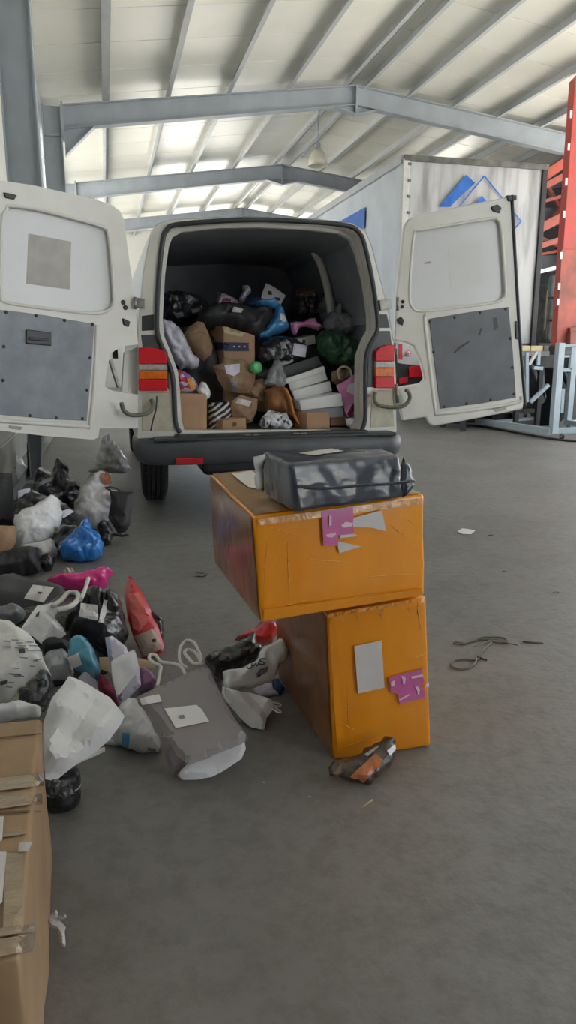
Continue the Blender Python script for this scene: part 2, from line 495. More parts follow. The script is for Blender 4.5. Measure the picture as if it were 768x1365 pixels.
# portal frames: I columns and tapering I rafters
def col_left(Y):
    xa, xb = X0 + .2, X0 + .5
    fr = empty('column', (xa, Y, 0), kind='structure')
    zt = roofz(xb) - .15
    xn = X0 + .2 + .10
    zk = 2.5
    slab('web', M_STEEL, [Vector(q) for q in ((xa, Y - .005, 0), (xn, Y - .005, 0), (xb, Y - .005, zk), (xb, Y - .005, zt), (xa, Y - .005, zt))], Vector((0, -1, 0)), .01, fr)
    slab('flange', M_STEEL, [Vector(q) for q in ((xn, Y - .1, 0), (xb, Y - .1, zk), (xb, Y - .1, zt), (xb - .012, Y - .1, zt), (xb - .012, Y - .1, zk), (xn - .012, Y - .1, 0))], Vector((0, -1, 0)), .2, fr)
    box('flange', M_STEEL, (xa, Y - .1, 0), (xa + .012, Y + .1, zt), fr)
    box('base_plate', M_STEEL, (xa - .06, Y - .16, 0), (xn + .06, Y + .16, .03), fr)
    box('stiffener', M_STEEL, (xa + .012, Y - .1, 4.6), (xb - .05, Y + .1, 4.612), fr)
def rafter(Y):
    fr = empty('rafter', (RIDGE, Y, Z_R), kind='structure')
    for xa, xb in ((X0 + .5, RIDGE), (X1 - .3, RIDGE)):
        za, zb = roofz(xa) - .14, roofz(xb) - .14
        ha, hb = .34, .30
        v = [(xa, Y - .005, za - ha), (xb, Y - .005, zb - hb), (xb, Y - .005, zb), (xa, Y - .005, za), (xa, Y + .005, za - ha), (xb, Y + .005, zb - hb), (xb, Y + .005, zb), (xa, Y + .005, za)]
        obj('web', v, CUBE_F, M_STEEL, fr)
        beam('flange', M_STEEL, (xa, Y, za), (xb, Y, zb), .17, .014, fr)
        beam('flange', M_STEEL, (xa, Y, za - ha), (xb, Y, zb - hb), .17, .014, fr)
    zr = Z_R - .14
    box('splice_plate', M_STEEL, (RIDGE - .014, Y - .09, zr - .44), (RIDGE + .014, Y + .09, zr + .01), fr)
    for s in (-1, 1):
        v = [(RIDGE, Y - .005, zr - .30), (RIDGE + s * .42, Y - .005, zr - .34), (RIDGE, Y - .005, zr - .44), (RIDGE, Y + .005, zr - .30), (RIDGE + s * .42, Y + .005, zr - .34), (RIDGE, Y + .005, zr - .44)]
        obj('haunch', v, [(0, 1, 2), (5, 4, 3), (0, 3, 4, 1), (1, 4, 5, 2), (2, 5, 3, 0)], M_STEEL, fr)
        beam('flange', M_STEEL, (RIDGE + s * .42, Y, zr - .345), (RIDGE, Y, zr - .445), .17, .012, fr)
    xa = X0 + .5; za = roofz(xa) - .14
    box('end_plate', M_STEEL, (xa, Y - .1, za - .5), (xa + .03, Y + .1, za + .04), fr)
    v = [(xa + .03, Y - .005, za - .3), (xa + .48, Y - .005, za - .26), (xa + .03, Y - .005, za - .72), (xa + .03, Y + .005, za - .3), (xa + .48, Y + .005, za - .26), (xa + .03, Y + .005, za - .72)]
    obj('haunch', v, [(0, 1, 2), (5, 4, 3), (0, 3, 4, 1), (1, 4, 5, 2), (2, 5, 3, 0)], M_STEEL, fr)
    beam('flange', M_PURLIN, (xa + .5, Y, za - .28), (xa + .03, Y, za - .73), .15, .014, fr)
for Y in (2.0, 7.5, 13.0, 18.5, 24.0):
    col_left(Y); rafter(Y)
for Y in (13.0, 18.5, 24.0): box('column', M_STEEL, (X1 - .35, Y - .1, 0), (X1 - .1, Y + .1, roofz(X1 - .3)), kind='structure')
box('trim_1', M_STEEL, (X0 - .02, YB, Z_E - .16), (X0 + .2, YF, Z_E + .02), kind='structure')
box('trim_2', M_STEEL, (X1 - .1, YB, 4.85), (X1 + .1, YF, 5.1), kind='structure')

# pendant lamp
M_LAMPW = mat('lamp_shade_white', (0.70, 0.67, 0.55), 0.35)
c = ony(424, 196, 14.5)
lp = empty('pendant_lamp', (c.x, c.y, c.z - .35), label='single bell-shaped pale lamp hanging from the ridge above the van', cat='lamp')
tube('cord', M_STEEL, [(c.x, c.y, roofz(c.x) - .02), (c.x, c.y, c.z)], .012, lp)
lathe('lamp_cap', M_STEEL, [(.03, .08), (.05, .05), (.05, -.02), (.07, -.04)], c, parent=lp)
lathe('lamp_shade', M_LAMPW, [(.06, -.02), (.12, -.1), (.17, -.22), (.19, -.34), (.18, -.34), (.16, -.22), (.11, -.1), (.05, -.03)], c, parent=lp)
M_BULB = mat('bulb', (0.9, 0.88, 0.8), 0.3)
lathe('bulb', M_BULB, [(.02, -.12), (.05, -.2), (.05, -.27), (.0, -.31)], c, parent=lp)

# ------------------------------------------------------------------ van
M_VAN = mat('van_paint', (0.76, 0.77, 0.74), 0.28, var=0.05, vscale=3, coat=0.5)
M_VANIN = mat('van_inner_paint', (0.74, 0.735, 0.68), 0.32, var=0.08, vscale=5, coat=0.2)
M_DIRTY = mat('dirty_paint', (0.62, 0.58, 0.46), 0.5, var=0.25, vscale=9)
M_DOORP = mat('door_panel_paint', (0.69, 0.70, 0.71), 0.3, var=0.05, vscale=3, coat=0.4)
M_LINE = mat('van_lining', (0.30, 0.32, 0.35), 0.5, var=0.2, vscale=4)
M_RUB = mat('black_plastic', (0.035, 0.038, 0.043), 0.42, var=0.2, vscale=8)
M_BUMP = mat('bumper_plastic', (0.075, 0.082, 0.092), 0.42, var=0.25, vscale=5)
M_TYRE = mat('tyre', (0.03, 0.03, 0.032), 0.8)
M_RED = mat('lens_red', (0.62, 0.01, 0.02), 0.38, coat=.08, kind='voronoi', bump=.15, bscale=60, spec=.35)
M_CLR = mat('lens_clear', (0.50, 0.46, 0.45), 0.35, coat=.1, var=.4, vscale=40)
M_AMB = mat('lens_amber', (0.80, 0.17, 0.01), 0.35, coat=.1, var=.3, vscale=30, spec=.35)
M_GREYP = mat('grey_board', (0.27, 0.30, 0.34), 0.42, col2=(0.20, 0.22, 0.26), vscale=7, detail=8, bump=.05, bscale=30)
M_GREYD = mat('grey_board_dark', (0.155, 0.165, 0.185), 0.45, col2=(0.12, 0.128, 0.145), vscale=7, detail=8)
M_METAL = mat('bare_metal', (0.34, 0.33, 0.29), 0.45, metal=.7, var=.3, vscale=20)
M_OLIVE = mat('rubbed_strap', (0.20, 0.19, 0.14), 0.6, var=.4, vscale=30)

VY = 5.2          # rear plane
def vp(x, y, Y=VY): return ony(x, y, Y)
van = empty('van', (1.17, 7.2, 0), label='white panel van with both rear doors open, loaded with parcels', cat='van')
# body shell: rear outline swept forward
outl = [(183, 585), (183, 470), (184, 430), (191, 361), (201, 309), (211, 297), (232, 292), (300, 289), (353, 288.5), (420, 291), (470, 297), (487, 308), (495, 326), (517, 410), (526, 463), (528, 500), (529, 580)]
R0 = [vp(*p) for p in outl]
body_prof = []
for i, p in enumerate(R0): body_prof.append(p.copy())
stations = [(VY, 1.0, 0), (5.5, 1.006, 0), (6.6, 1.01, .0), (8.0, 1.01, -.0), (8.6, 1.0, 0)]
cx = 1.17
def sect(Y, k, drop):
    out = []
    for p in body_prof:
        q = Vector((cx + (p.x - cx) * k, Y, p.z + drop)); out.append(q)
    return out
vs, fs = [], []
for (Y, k, dr) in stations: vs += sect(Y, k, dr)
m_ = len(body_prof)
# nose: windscreen, bonnet, front
def nose(Y, ztop, k): 
    return [Vector((cx + (p.x - cx) * k, Y, min(p.z, ztop + (p.z - 2.0) * .05 if p.z > 1.9 else ztop))) for p in body_prof]
ns = [nose(9.3, 1.55, .95), nose(9.9, 1.15, .9), nose(10.05, .9, .86)]
for s_ in ns: vs += s_
for j in range(len(stations) + len(ns) - 1):
    for i in range(m_ - 1):
        fs.append((j * m_ + i, j * m_ + i + 1, (j + 1) * m_ + i + 1, (j + 1) * m_ + i))
fs.append(tuple((len(stations) + len(ns) - 1) * m_ + i for i in range(m_)))
obj('body_shell', vs, fs, M_VAN, van, smooth=True, solid=-.02)
hole = [(240, 574), (236, 560), (234, 520), (231, 495), (222, 470), (213, 448), (211, 425), (214, 366), (219, 322), (224, 309), (236, 302), (300, 297), (353, 296), (420, 299), (462, 304), (476, 312), (484, 330), (494, 376), (500, 420), (500, 440), (492, 455), (485, 475), (484, 520), (484, 558), (478, 573)]
yn = Vector((0, -1, 0))
slab('rear_frame', M_VANIN, [vp(*p) for p in outl], yn, .09, van, holes=[[vp(*p) for p in hole]], bevel=.008)
# black rubber seal around the opening
seal = [(240, 577), (234, 562), (232, 520), (229, 497), (220, 472), (211, 449), (209, 425), (212, 366), (217, 320), (222, 307), (235, 299.5), (300, 294), (353, 293), (420, 296), (464, 301), (479, 310), (487, 329), (497, 376), (503, 420), (503, 441), (495, 456), (488, 476), (487, 520), (487, 559), (481, 576)]
tube('door_seal', M_RUB, smooth_path([vp(*p, VY - .012) for p in seal], 3), .017, van)
# inner lip, pale jamb set deeper
jamb = [(p[0] + (6 if p[0] < 300 else -9), p[1] + (7 if p[1] < 340 else 0)) for p in hole]
slab('opening_jamb', M_VANIN, [vp(*p, VY + .1) for p in hole], yn, .05, van, holes=[[vp(*p, VY + .1) for p in jamb]], bevel=.006)
# lining shell
lin = [Vector((cx + (p.x - cx) * .965, 0, min(p.z, 5) - (.06 if p.z > 1.9 else 0))) for p in body_prof]
lin[0].z = lin[-1].z = .66
vs = [Vector((p.x, VY + .14, p.z)) for p in lin] + [Vector((p.x, 7.5, p.z)) for p in lin]
ml = len(lin)
fs = [(i, i + 1, ml + i + 1, ml + i) for i in range(ml - 1)] + [tuple(ml + i for i in range(ml))]
obj('inner_lining', vs, fs, M_LINE, van, smooth=False, solid=0.0)
LF = .672   # load floor
M_LOAD = mat('load_floor', (0.13, 0.125, 0.115), .7, var=.4, vscale=12)
box('load_floor', M_LOAD, (.36, VY + .06, LF - .03), (2.02, 7.48, LF), van)
# pillar and ribs inside
tube('inner_pillar', M_VANIN, smooth_path([ony(419, 335, 6.25), ony(428, 352, 6.25), ony(437, 385, 6.25), ony(445, 440, 6.25)], 4), .035, van)
for s_, xx in ((0, .30), (1, 2.03)): 
    beam('side_rail', M_LINE, (xx, 5.5, 1.5), (xx, 7.45, 1.5), .04, .06, van)
# sill with latch plates
sillg = [vp(236, 576, 5.16), vp(486, 573, 5.16)]
beam('rear_sill', M_RUB, Vector((sillg[0].x - .02, 5.19, .655)), Vector((sillg[1].x + .02, 5.19, .655)), .14, .05, van, bevel=.01)
for a in ((331, 581), (342, 581), (396, 579), (406, 579)):
    c = ony(a[0], a[1], 5.1); box('latch_plate', M_METAL, (c.x - .02, 5.1, .645), (c.x + .02, 5.13, .675), van)
# bumper, wrapped round the corners
zb0, zb1 = .475, .655
path = [(.20, 5.75), (.19, 5.4), (.20, 5.2), (.25, 5.1), (.4, 5.045), (.8, 5.02), (1.17, 5.01), (1.6, 5.02), (1.98, 5.05), (2.10, 5.1), (2.155, 5.2), (2.165, 5.4), (2.165, 5.75)]
pth = smooth_path([Vector((a, b, 0)) for a, b in path], 3)
prof = [(0, zb0 + .01), (-.03, zb0 + .05), (-.035, zb1 - .05), (-.015, zb1), (.09, zb1 + .01), (.1, zb0 + .02), (.04, zb0 - .01)]
vs = []; fs = []
for i, p in enumerate(pth):
    t = (pth[min(i + 1, len(pth) - 1)] - pth[max(i - 1, 0)]).normalized(); nn = Vector((-t.y, t.x, 0))  # inward
    for a, z in prof: vs.append(p + nn * a + Vector((0, 0, z)))
mp_ = len(prof)
for i in range(len(pth) - 1):
    for k in range(mp_): fs.append((i * mp_ + k, i * mp_ + (k + 1) % mp_, (i + 1) * mp_ + (k + 1) % mp_, (i + 1) * mp_ + k))
fs += [tuple(range(mp_)), tuple((len(pth) - 1) * mp_ + k for k in range(mp_))[::-1]]
bump = obj('rear_bumper', vs, fs, M_BUMP, van, smooth=True)
bump.modifiers.new('s', 'SUBSURF').render_levels = 1
box('bumper_step', M_RUB, (.3, 5.02, .645), (2.08, 5.2, .668), van, bevel=.008)
decal('reflector', mat('reflector_red', (.75, .02, .03), .2, coat=1), [(235, 611), (271, 610), (271, 617), (235, 618)], bump, off=.008, parent=bump, thick=.006, label='small red bumper reflector')
# lower corner panels, dark upper filler by the lamps
for q, nm, mm, dz in (([(190, 523), (228, 523), (233, 574), (189, 574)], 'corner_panel', M_DIRTY, 0), ([(496, 520), (522, 520), (526, 568), (494, 570)], 'corner_panel', M_DIRTY, 0),
                  ([(188, 446), (210, 446), (224, 470), (226, 521), (190, 462)], 'lamp_surround', M_BUMP, 0), ([(503, 441), (520, 441), (523, 462), (500, 475), (500, 516), (490, 516), (491, 470)], 'lamp_surround', M_BUMP, 0),
                  ([(189, 421), (205, 419), (205, 440), (189, 441)], 'hinge_recess', M_RUB, 0), ([(504, 419), (516, 419), (520, 437), (505, 437)], 'hinge_recess', M_RUB, 0)):
    slab(nm, mm, [vp(*p, VY - .006) for p in q], yn, .02, van, bevel=.003)
def tail_lamp(xa, xb, dy, side):
    L = empty('tail_lamp', vp(xa, 490), parent=van)
    X = [xa, xb]
    bands = [('red_lens', M_RED, 463, 485), ('clear_lens', M_CLR, 485.6, 493.5), ('amber_lens', M_AMB, 494, 505.5), ('red_lens', M_RED, 506, 521)]
    for k, (nm, mm, a, b) in enumerate(bands):
        x0, x1 = X
        if k == 0: pts = [(x0, a), (x0 + (x1 - x0) * .5, a + .5), (x0 + (x1 - x0) * .85, a + 4), (x1 - .5, a + 10), (x1, b), (x0, b)] if side > 0 else [(x1, a), (x1, b), (x0, b), (x0 + .5, a + 9), (x0 + (x1 - x0) * .25, a + 3.5), (x0 + (x1 - x0) * .6, a)]
        else: pts = [(x0, a), (x1, a), (x1, b), (x0, b)]
        slab(nm, mm, [ony(p[0], p[1] + dy, VY - .045) for p in pts], yn, .05, L, bevel=.006)
tail_lamp(185, 223, 0, 1); tail_lamp(501, 526, -3.5, -1)
# hinges
for a in ([(182, 397), (193, 398), (193, 411), (182, 410)], [(506, 400), (522, 398), (522, 411), (508, 414)]):
    slab('hinge', M_METAL, [vp(*p, VY - .03) for p in a], yn, .03, van, bevel=.003)
for a in ((176, 396, 412), (526, 396, 414)):
    tube('hinge_pin', M_METAL, [ony(a[0] + 4, a[1], VY - .04), ony(a[0] + 4, a[2], VY - .04)], .012, van)
# curved door check straps
tube('door_check_strap', M_OLIVE, smooth_path([ony(*p, VY - .05 - .02 * i) for i, p in enumerate([(202, 532), (204, 541), (199, 549), (188, 553), (174, 553), (165, 547), (162, 537)])], 4), .015, van)
tube('door_check_strap', M_OLIVE, smooth_path([ony(*p, VY - .05 - .01 * i) for i, p in enumerate([(501, 523), (499, 532), (505, 540), (522, 543), (538, 541), (546, 532), (545, 523), (541, 520)])], 4), .015, van)
tube('cable', M_RUB, smooth_path([ony(*p, VY - .06) for p in [(209, 528), (208, 545), (204, 560), (201, 574)]], 3), .006, van)
tube('wiring_hose', M_METAL, [ony(528, 512, VY - .03), ony(530, 537, VY - .03)], .014, van)
# wheels
for (x, Y) in ((.255, 6.3), (1.82, 6.3), (.25, 9.45), (1.82, 9.45)):
    w = lathe('wheel', M_TYRE, [(.18, 0), (.28, .0), (.315, .015), (.333, .03), (.333, .05), (.322, .052), (.322, .062), (.334, .064), (.334, .09), (.323, .092), (.323, .102), (.334, .104), (.334, .13), (.323, .132), (.323, .142), (.334, .144), (.334, .175), (.315, .19), (.28, .205), (.18, .205)], (x, Y, .334), axis=(1, 0, 0), n=40, parent=van, smooth=False)
    lathe('hub', M_METAL, [(.0, .03), (.06, .03), (.08, .05), (.18, .02), (.18, .19), (.0, .17)], (x, Y, .334), axis=(1, 0, 0), n=20, parent=w)
    vs = []; fs = []
    for i in range(44):
        q = 2 * math.pi * i / 44
        for xx in (.03, .155):
            r = .336; a = Vector((x + xx, Y + math.cos(q) * r, .334 + math.sin(q) * r)); b = Vector((x + xx + .018, Y + math.cos(q + .06) * r, .334 + math.sin(q + .06) * r))
            g = beam_g(a, b, .02, .008, up=(a - Vector((x + xx, Y, .334))).normalized()); vs2, fs2 = g; nn = len(vs); vs += vs2; fs += [tuple(i_ + nn for i_ in f_) for f_ in fs2]
    obj('tread', vs, fs, M_TYRE, w, kind='stuff')
box('exhaust_box', M_RUB, (.7, 5.6, .30), (1.3, 6.1, .45), van, bevel=.04)
box('underbody', M_RUB, (.45, 5.35, .45), (1.95, 9.4, .62), van)

# rear doors
def door(side, outline, hinge_px, free_px, Yh, Yf, recess, recess2, panel, bead2, mpanel, bolts, patch):
    a = ony(hinge_px, 500, Yh); b = ony(free_px, 500, Yf)
    d = Vector((b.x - a.x, b.y - a.y, 0)).normalized(); n = Vector((d.y, -d.x, 0))
    if n.y > 0: n = -n
    P = lambda p, k=0.0: onp(p[0], p[1], a + n * k, n)
    D = empty('rear_door', Vector((a.x, a.y, .6)), parent=van, label=side)
    slab('door_frame', M_VANIN, [P(p) for p in outline], n, .05, D, holes=[[P(p) for p in recess]], bevel=.012)
    slab('window_panel', M_DOORP, [P(p, -.028) for p in recess2], n, .012, D)
    tube('recess_bead', M_VANIN, smooth_path([P(p, -.002) for p in recess], 3, True), .011, D, closed=True)
    tube('panel_bead', M_VANIN, smooth_path([P(p, -.004) for p in bead2], 4, False), .016, D)
    bd = slab('trim_board', mpanel, [P(p, .008) for p in panel], n, .012, D, bevel=.003)
    for q in bolts:
        c = P(q, .008); lathe('bolt', M_RUB, [(.011, 0), (.011, .003), (.006, .006)], c, axis=n, n=10, parent=bd)
    if patch: slab(patch[0], patch[1], [P(p, -.0265) for p in patch[2]], n, .001, D, label=patch[3])
    return D, P, n, a, d
r_l = [(9, 280), (14, 274), (60, 281), (137, 302), (144, 309), (148, 340), (152, 400), (146, 412), (126, 418), (60, 411), (8, 403), (1, 392), (1, 340), (3, 290)]
out_l = [(-22, 236), (0, 240), (45, 247), (86, 256), (125, 265), (149, 273), (160, 281), (166, 294), (170, 330), (180, 399), (184, 459), (160, 462), (147, 472), (142, 495), (140, 515), (150, 521), (184, 526), (184, 571), (133, 571), (131, 583), (125, 586), (60, 581), (0, 574), (-22, 571)]
DL, PL, nL, aL, dL = door('left rear door with scuffed pale board and black handle', out_l, 181, -20, VY - .02, 4.78, r_l, [(-6, 268), (60, 275), (152, 296), (158, 420), (60, 417), (-6, 408)],
    [(4, 413), (60, 420), (126, 432), (122, 495), (116, 561), (60, 558), (-10, 552), (-10, 412)], [(129, 434), (129, 440), (126, 500), (120, 563), (112, 568), (60, 565), (-10, 560)], M_GREYP,
    [(8, 416), (48, 421), (86, 427), (123, 432), (120, 477), (116, 520), (110, 558), (75, 557), (40, 554), (4, 507), (5, 462)],
    ('bare_patch', mat('bare_patch', (.40, .39, .36), .5, col2=(.47, .46, .43), vscale=10, detail=8), [(38, 311), (95, 322), (93, 386), (35, 378)], 'dull square where a window film was peeled off'))
M_HND = mat('handle_black', (.012, .012, .014), .35)
hl = slab('handle_plate', M_HND, [PL(p, .022) for p in [(35, 439), (69, 443), (69, 461), (35, 458)]], nL, .018, DL, bevel=.005)
slab('handle_grip', M_RUB, [PL(p, .034) for p in [(39, 449), (66, 451.5), (66, 455), (39, 453)]], nL, .014, hl, bevel=.004)
for q, w, h in (((169, 430), 5, 6), ((14, 261), 9, 5)):
    slab('latch', M_HND, [PL(p, .012) for p in [(q[0] - w, q[1] - h), (q[0] + w * .3, q[1] - h * .6), (q[0] + w, q[1] - h * .2), (q[0] + w * .6, q[1] + h), (q[0] - w * .7, q[1] + h * .5)]], nL, .02, DL, bevel=.004)
for q in ((164, 403), (167, 410)): lathe('grommet', M_HND, [(.016, 0), (.016, .006), (.008, .008)], PL(q), axis=nL, n=12, parent=DL)
slab('lower_latch', M_METAL, [PL(p, .004) for p in [(12, 567), (30, 569), (28, 573), (12, 571)]], nL, .012, DL, bevel=.003)
# what shows through the lamp cut-out: hinge gear and outer skin
slab('lamp_gusset', M_VAN, [PL(p, -.07) for p in [(166, 470), (184, 462), (184, 527), (163, 522)]], nL, .02, DL)
beam('hinge_arm', M_METAL, PL((147, 480), -.04), PL((158, 516), -.04), .03, .02, DL)
box('hinge_block', M_HND, PL((150, 478), -.09), PL((155, 466), -.05) + Vector((.01, .04, 0)), DL)

r_r = [(552, 312), (560, 306), (610, 298), (655, 291), (665, 294), (668, 303), (671, 340), (674, 390), (670, 398), (660, 403), (610, 410), (562, 415), (550, 410), (546, 395), (548, 350)]
out_r = [(682, 260), (668, 264), (605, 276), (560, 285), (545, 291), (538, 303), (536, 320), (528, 395), (526, 454), (540, 456), (552, 461), (560, 480), (566, 505), (560, 511), (526, 517), (526, 541), (532, 541), (537, 561), (568, 556), (572, 565), (578, 568), (640, 557), (698, 545), (700, 536), (693, 451), (686, 330)]
DR, PR, nR, aR, dR = door('right rear door with dark grey board', out_r, 528, 697, VY - .02, 5.05, r_r, [(540, 300), (672, 282), (680, 408), (540, 420)],
    [(572, 425), (625, 416), (678, 409), (684, 470), (688, 530), (640, 538), (587, 545), (579, 485)], [(568, 420), (566, 428), (573, 490), (580, 545), (587, 551), (640, 545), (690, 536), (694, 528)], M_GREYD,
    [(573, 429), (606, 423), (640, 417), (674, 412), (680, 451), (683, 490), (685, 525), (654, 533), (622, 538), (592, 542), (578, 469)],
    ('film_mark', mat('film_mark', (.66, .67, .665), .3, var=.03, vscale=12), [(597, 327), (643, 320), (644, 379), (600, 386)], 'faint square left by a window film'))
tube('edge_seal', M_RUB, [PR(p, .0) for p in [(682, 260), (686, 330), (693, 451), (700, 536), (699, 544)]], .013, DR)
slab('seal_block', M_RUB, [PR(p, .012) for p in [(676, 260), (689, 260), (689, 266), (678, 268)]], nR, .04, DR, bevel=.003)
slab('edge_latch', M_HND, [PR(p, .012) for p in [(687, 428), (691, 428), (692, 452), (688, 452)]], nR, .03, DR, bevel=.003)
for q, w, h in (((534, 428), 5, 6), ((662, 278), 7, 6)):
    slab('latch', M_HND, [PR(p, .012) for p in [(q[0] - w, q[1] - h * .4), (q[0] + w * .2, q[1] - h), (q[0] + w, q[1] - h * .2), (q[0] + w * .6, q[1] + h), (q[0] - w * .7, q[1] + h * .5)]], nR, .02, DR, bevel=.004)
for q in ((537, 402), (536, 409)): lathe('grommet', M_HND, [(.013, 0), (.013, .006), (.007, .008)], PR(q), axis=nR, n=12, parent=DR)
slab('lower_latch', M_METAL, [PR(p, .004) for p in [(657, 545), (676, 542), (675, 546), (661, 549)]], nR, .012, DR, bevel=.003)
for q in ([(604, 470), (612, 462), (625, 454), (626, 456), (613, 465), (606, 471)], [(637, 446), (641, 437), (643, 437), (640, 447)], [(657, 424), (662, 423), (664, 436), (659, 441)], [(565, 350), (575, 348), (574, 351), (566, 352)]):
    slab('scuff', M_HND if q[0][0] != 565 else M_METAL, [PR(p, .0095 if q[0][1] > 400 else -.0262) for p in q], nR, .001, DR)

# ------------------------------------------------------------------ curtain-sided trailer
M_TARP = mat('tarpaulin', (0.46, 0.47, 0.48), 0.6, col2=(0.20, 0.20, 0.20), vscale=2.2, detail=12, lo=.25, hi=.55, stretch=(2.2, 1, .35), bump=.06, bscale=8)
M_TARPS = mat('side_curtain', (0.62, 0.66, 0.70), 0.5, var=.12, vscale=2, detail=6)
M_BLUE = mat('print_blue', (0.015, 0.14, 0.55), .5, var=.15, vscale=9)
M_RUST = mat('grubby_frame', (0.16, 0.16, 0.15), .7, var=.5, vscale=6)
M_WHITEF = mat('white_frame', (0.60, 0.61, 0.60), .5, var=.15, vscale=8)
M_BLACK = mat('black_steel', (0.02, 0.021, 0.024), .6, var=.3, vscale=8)
TY = 12.5
ta, tb = ony(531, 450, TY), ony(725, 450, TY)
tx0, tx1 = ta.x + .02, 7.86; tz0 = 1.42; tz1 = ony(540, 213, TY).z
tr = empty('curtain_trailer', ((tx0 + tx1) / 2, TY + 6, 0), label='tall grey curtain-sided trailer with blue diamond print parked beyond the van', cat='trailer')
def wavy(x0, x1, y0, y1, nx, nz, amp, axis):
    vs, fs = [], []
    for j in range(nz + 1):
        for i in range(nx + 1):
            t = i / nx; z = tz0 + (tz1 - tz0) * j / nz
            p = Vector((x0 + (x1 - x0) * t, y0 + (y1 - y0) * t, z))
            a = amp * (noise.noise(Vector((t * nx * .35, j * .12, 3))) + .5 * noise.noise(Vector((t * nx * .9, j * .3, 9))))
            p[axis] -= a + amp; vs.append(p)
    for j in range(nz):
        for i in range(nx):
            k = j * (nx + 1) + i; fs.append((k, k + 1, k + nx + 2, k + nx + 1))
    return vs, fs
v, f = wavy(tx0, tx1, TY, TY, 40, 14, .022, 1); rear_t = obj('rear_tarpaulin', v, f, M_TARP, tr, smooth=True)
v, f = wavy(tx0, tx0, TY, TY + 12.5, 90, 6, .03, 0); side_t = obj('side_curtain', v, f, M_TARPS, tr, smooth=True)
box('roof', M_WHITEF, (tx0, TY, tz1), (tx1, TY + 12.5, tz1 + .04), tr)
box('deck', M_RUST, (tx0, TY, tz0 - .2), (tx1, TY + 12.5, tz0), tr)
box('far_side', M_TARP, (tx1 - .02, TY + .05, tz0), (tx1, TY + 12.5, tz1), tr)
box('front_board', M_WHITEF, (tx0, TY + 12.4, tz0), (tx1, TY + 12.5, tz1), tr)
beam('top_rail', M_RUST, (tx0 - .04, TY - .05, tz1 + .02), (tx1 + .04, TY - .05, tz1 + .02), .08, .09, tr)
beam('side_rail', M_PURLIN, (tx0 - .05, TY - .02, tz1), (tx0 - .05, TY + 12.5, tz1), .09, .13, tr)
box('corner_post', M_WHITEF, (tx0 - .06, TY - .08, tz0 - .1), (tx0 + .06, TY + .02, tz1), tr, bevel=.01)
box('corner_post', M_BLACK, (tx1 - .06, TY - .07, tz0 - .1), (tx1 + .04, TY + .02, tz1), tr, bevel=.01)
for i in range(12):
    z = tz0 + .1 + (tz1 - tz0 - .2) * i / 11
    for xx in (tx0 + .03,): box('eyelet', M_RUST, (xx, TY - .1, z), (xx + .05, TY - .06, z + .04), tr)
decal('blue_bar', M_BLUE, [(621, 233), (633, 244), (606, 269), (600, 276), (584, 276)], rear_t, off=.03, parent=tr)
def ring(pts, w, holes=None): return pts
def outline_strip(pts, w):
    for a, b in zip(pts, pts[1:]):
        dx, dy = b[0] - a[0], b[1] - a[1]; L = math.hypot(dx, dy); nx, ny = -dy / L * w, dx / L * w
        decal('blue_outline', M_BLUE, [(a[0] + nx, a[1] + ny), (b[0] + nx, b[1] + ny), (b[0] - nx, b[1] - ny), (a[0] - nx, a[1] - ny)], rear_t, off=.03, parent=tr, step=6)
outline_strip([(645, 234.5), (694, 295), (645, 352), (597, 293), (645, 234.5)], .9)
decal('blue_diamond', M_BLUE, [(642, 261), (660, 284), (642, 308), (624, 284)], rear_t, off=.03, parent=tr)
decal('blue_patch', M_BLUE, [(488, 276), (487, 305), (452, 304), (440, 303)], side_t, off=.04, parent=tr)
# chassis, underrun bar, lamps, wheels
M_CHAS = mat('chassis_red', (.33, .04, .03), .6, var=.4, vscale=5)
beam('chassis_beam', M_RUST, (tx0 + .7, TY, 1.05), (tx0 + .7, TY + 12, 1.05), .14, .35, tr)
beam('chassis_beam', M_RUST, (tx1 - .7, TY, 1.05), (tx1 - .7, TY + 12, 1.05), .14, .35, tr)
pl = slab('rear_plate', mat('light_plate', (.62, .63, .62), .5, var=.1, vscale=10), [ony(*p, TY - .1) for p in [(530, 456), (566, 456), (566, 488), (530, 484)]], yn, .02, tr)
slab('red_stripe', mat('red_paint', (.6, .03, .04), .5), [ony(*p, TY - .125) for p in [(532, 458), (536.5, 458), (536.5, 480), (532, 479)]], yn, .01, pl)
cc = ony(544, 471, TY - .13)
lathe('red_ring_sticker', MATS['red_paint'], [(.055, 0), (.055, .004)], cc, axis=yn, n=24, parent=pl); lathe('white_disc', M_WHITEF, [(.042, 0), (.042, .007)], cc, axis=yn, n=24, parent=pl)
lathe('red_dot', MATS['red_paint'], [(.015, 0), (.015, .010)], cc, axis=yn, n=16, parent=pl)
slab('lamp_bracket', M_BLACK, [ony(*p, TY - .16) for p in [(528, 483), (542, 486), (552, 489), (566, 486), (564, 508), (528, 516)]], yn, .08, tr)
slab('rear_lamp', M_RED, [ony(*p, TY - .2) for p in [(545, 489), (560, 487), (562, 502), (546, 503)]], yn, .04, tr)
slab('rear_lamp', M_RED, [ony(*p, TY - .2) for p in [(532, 505), (544, 502), (544, 509), (533, 512)]], yn, .04, tr)
beam('underrun_bar', M_RUST, (tx0, TY + .1, .55), (tx1, TY + .1, .55), .1, .14, tr)
for xx in (tx0 + .8, tx1 - .8): beam('underrun_leg', M_RUST, (xx, TY + .1, .5), (xx, TY + .1, 1.2), .08, .08, tr, up=Vector((0, 1, 0)))
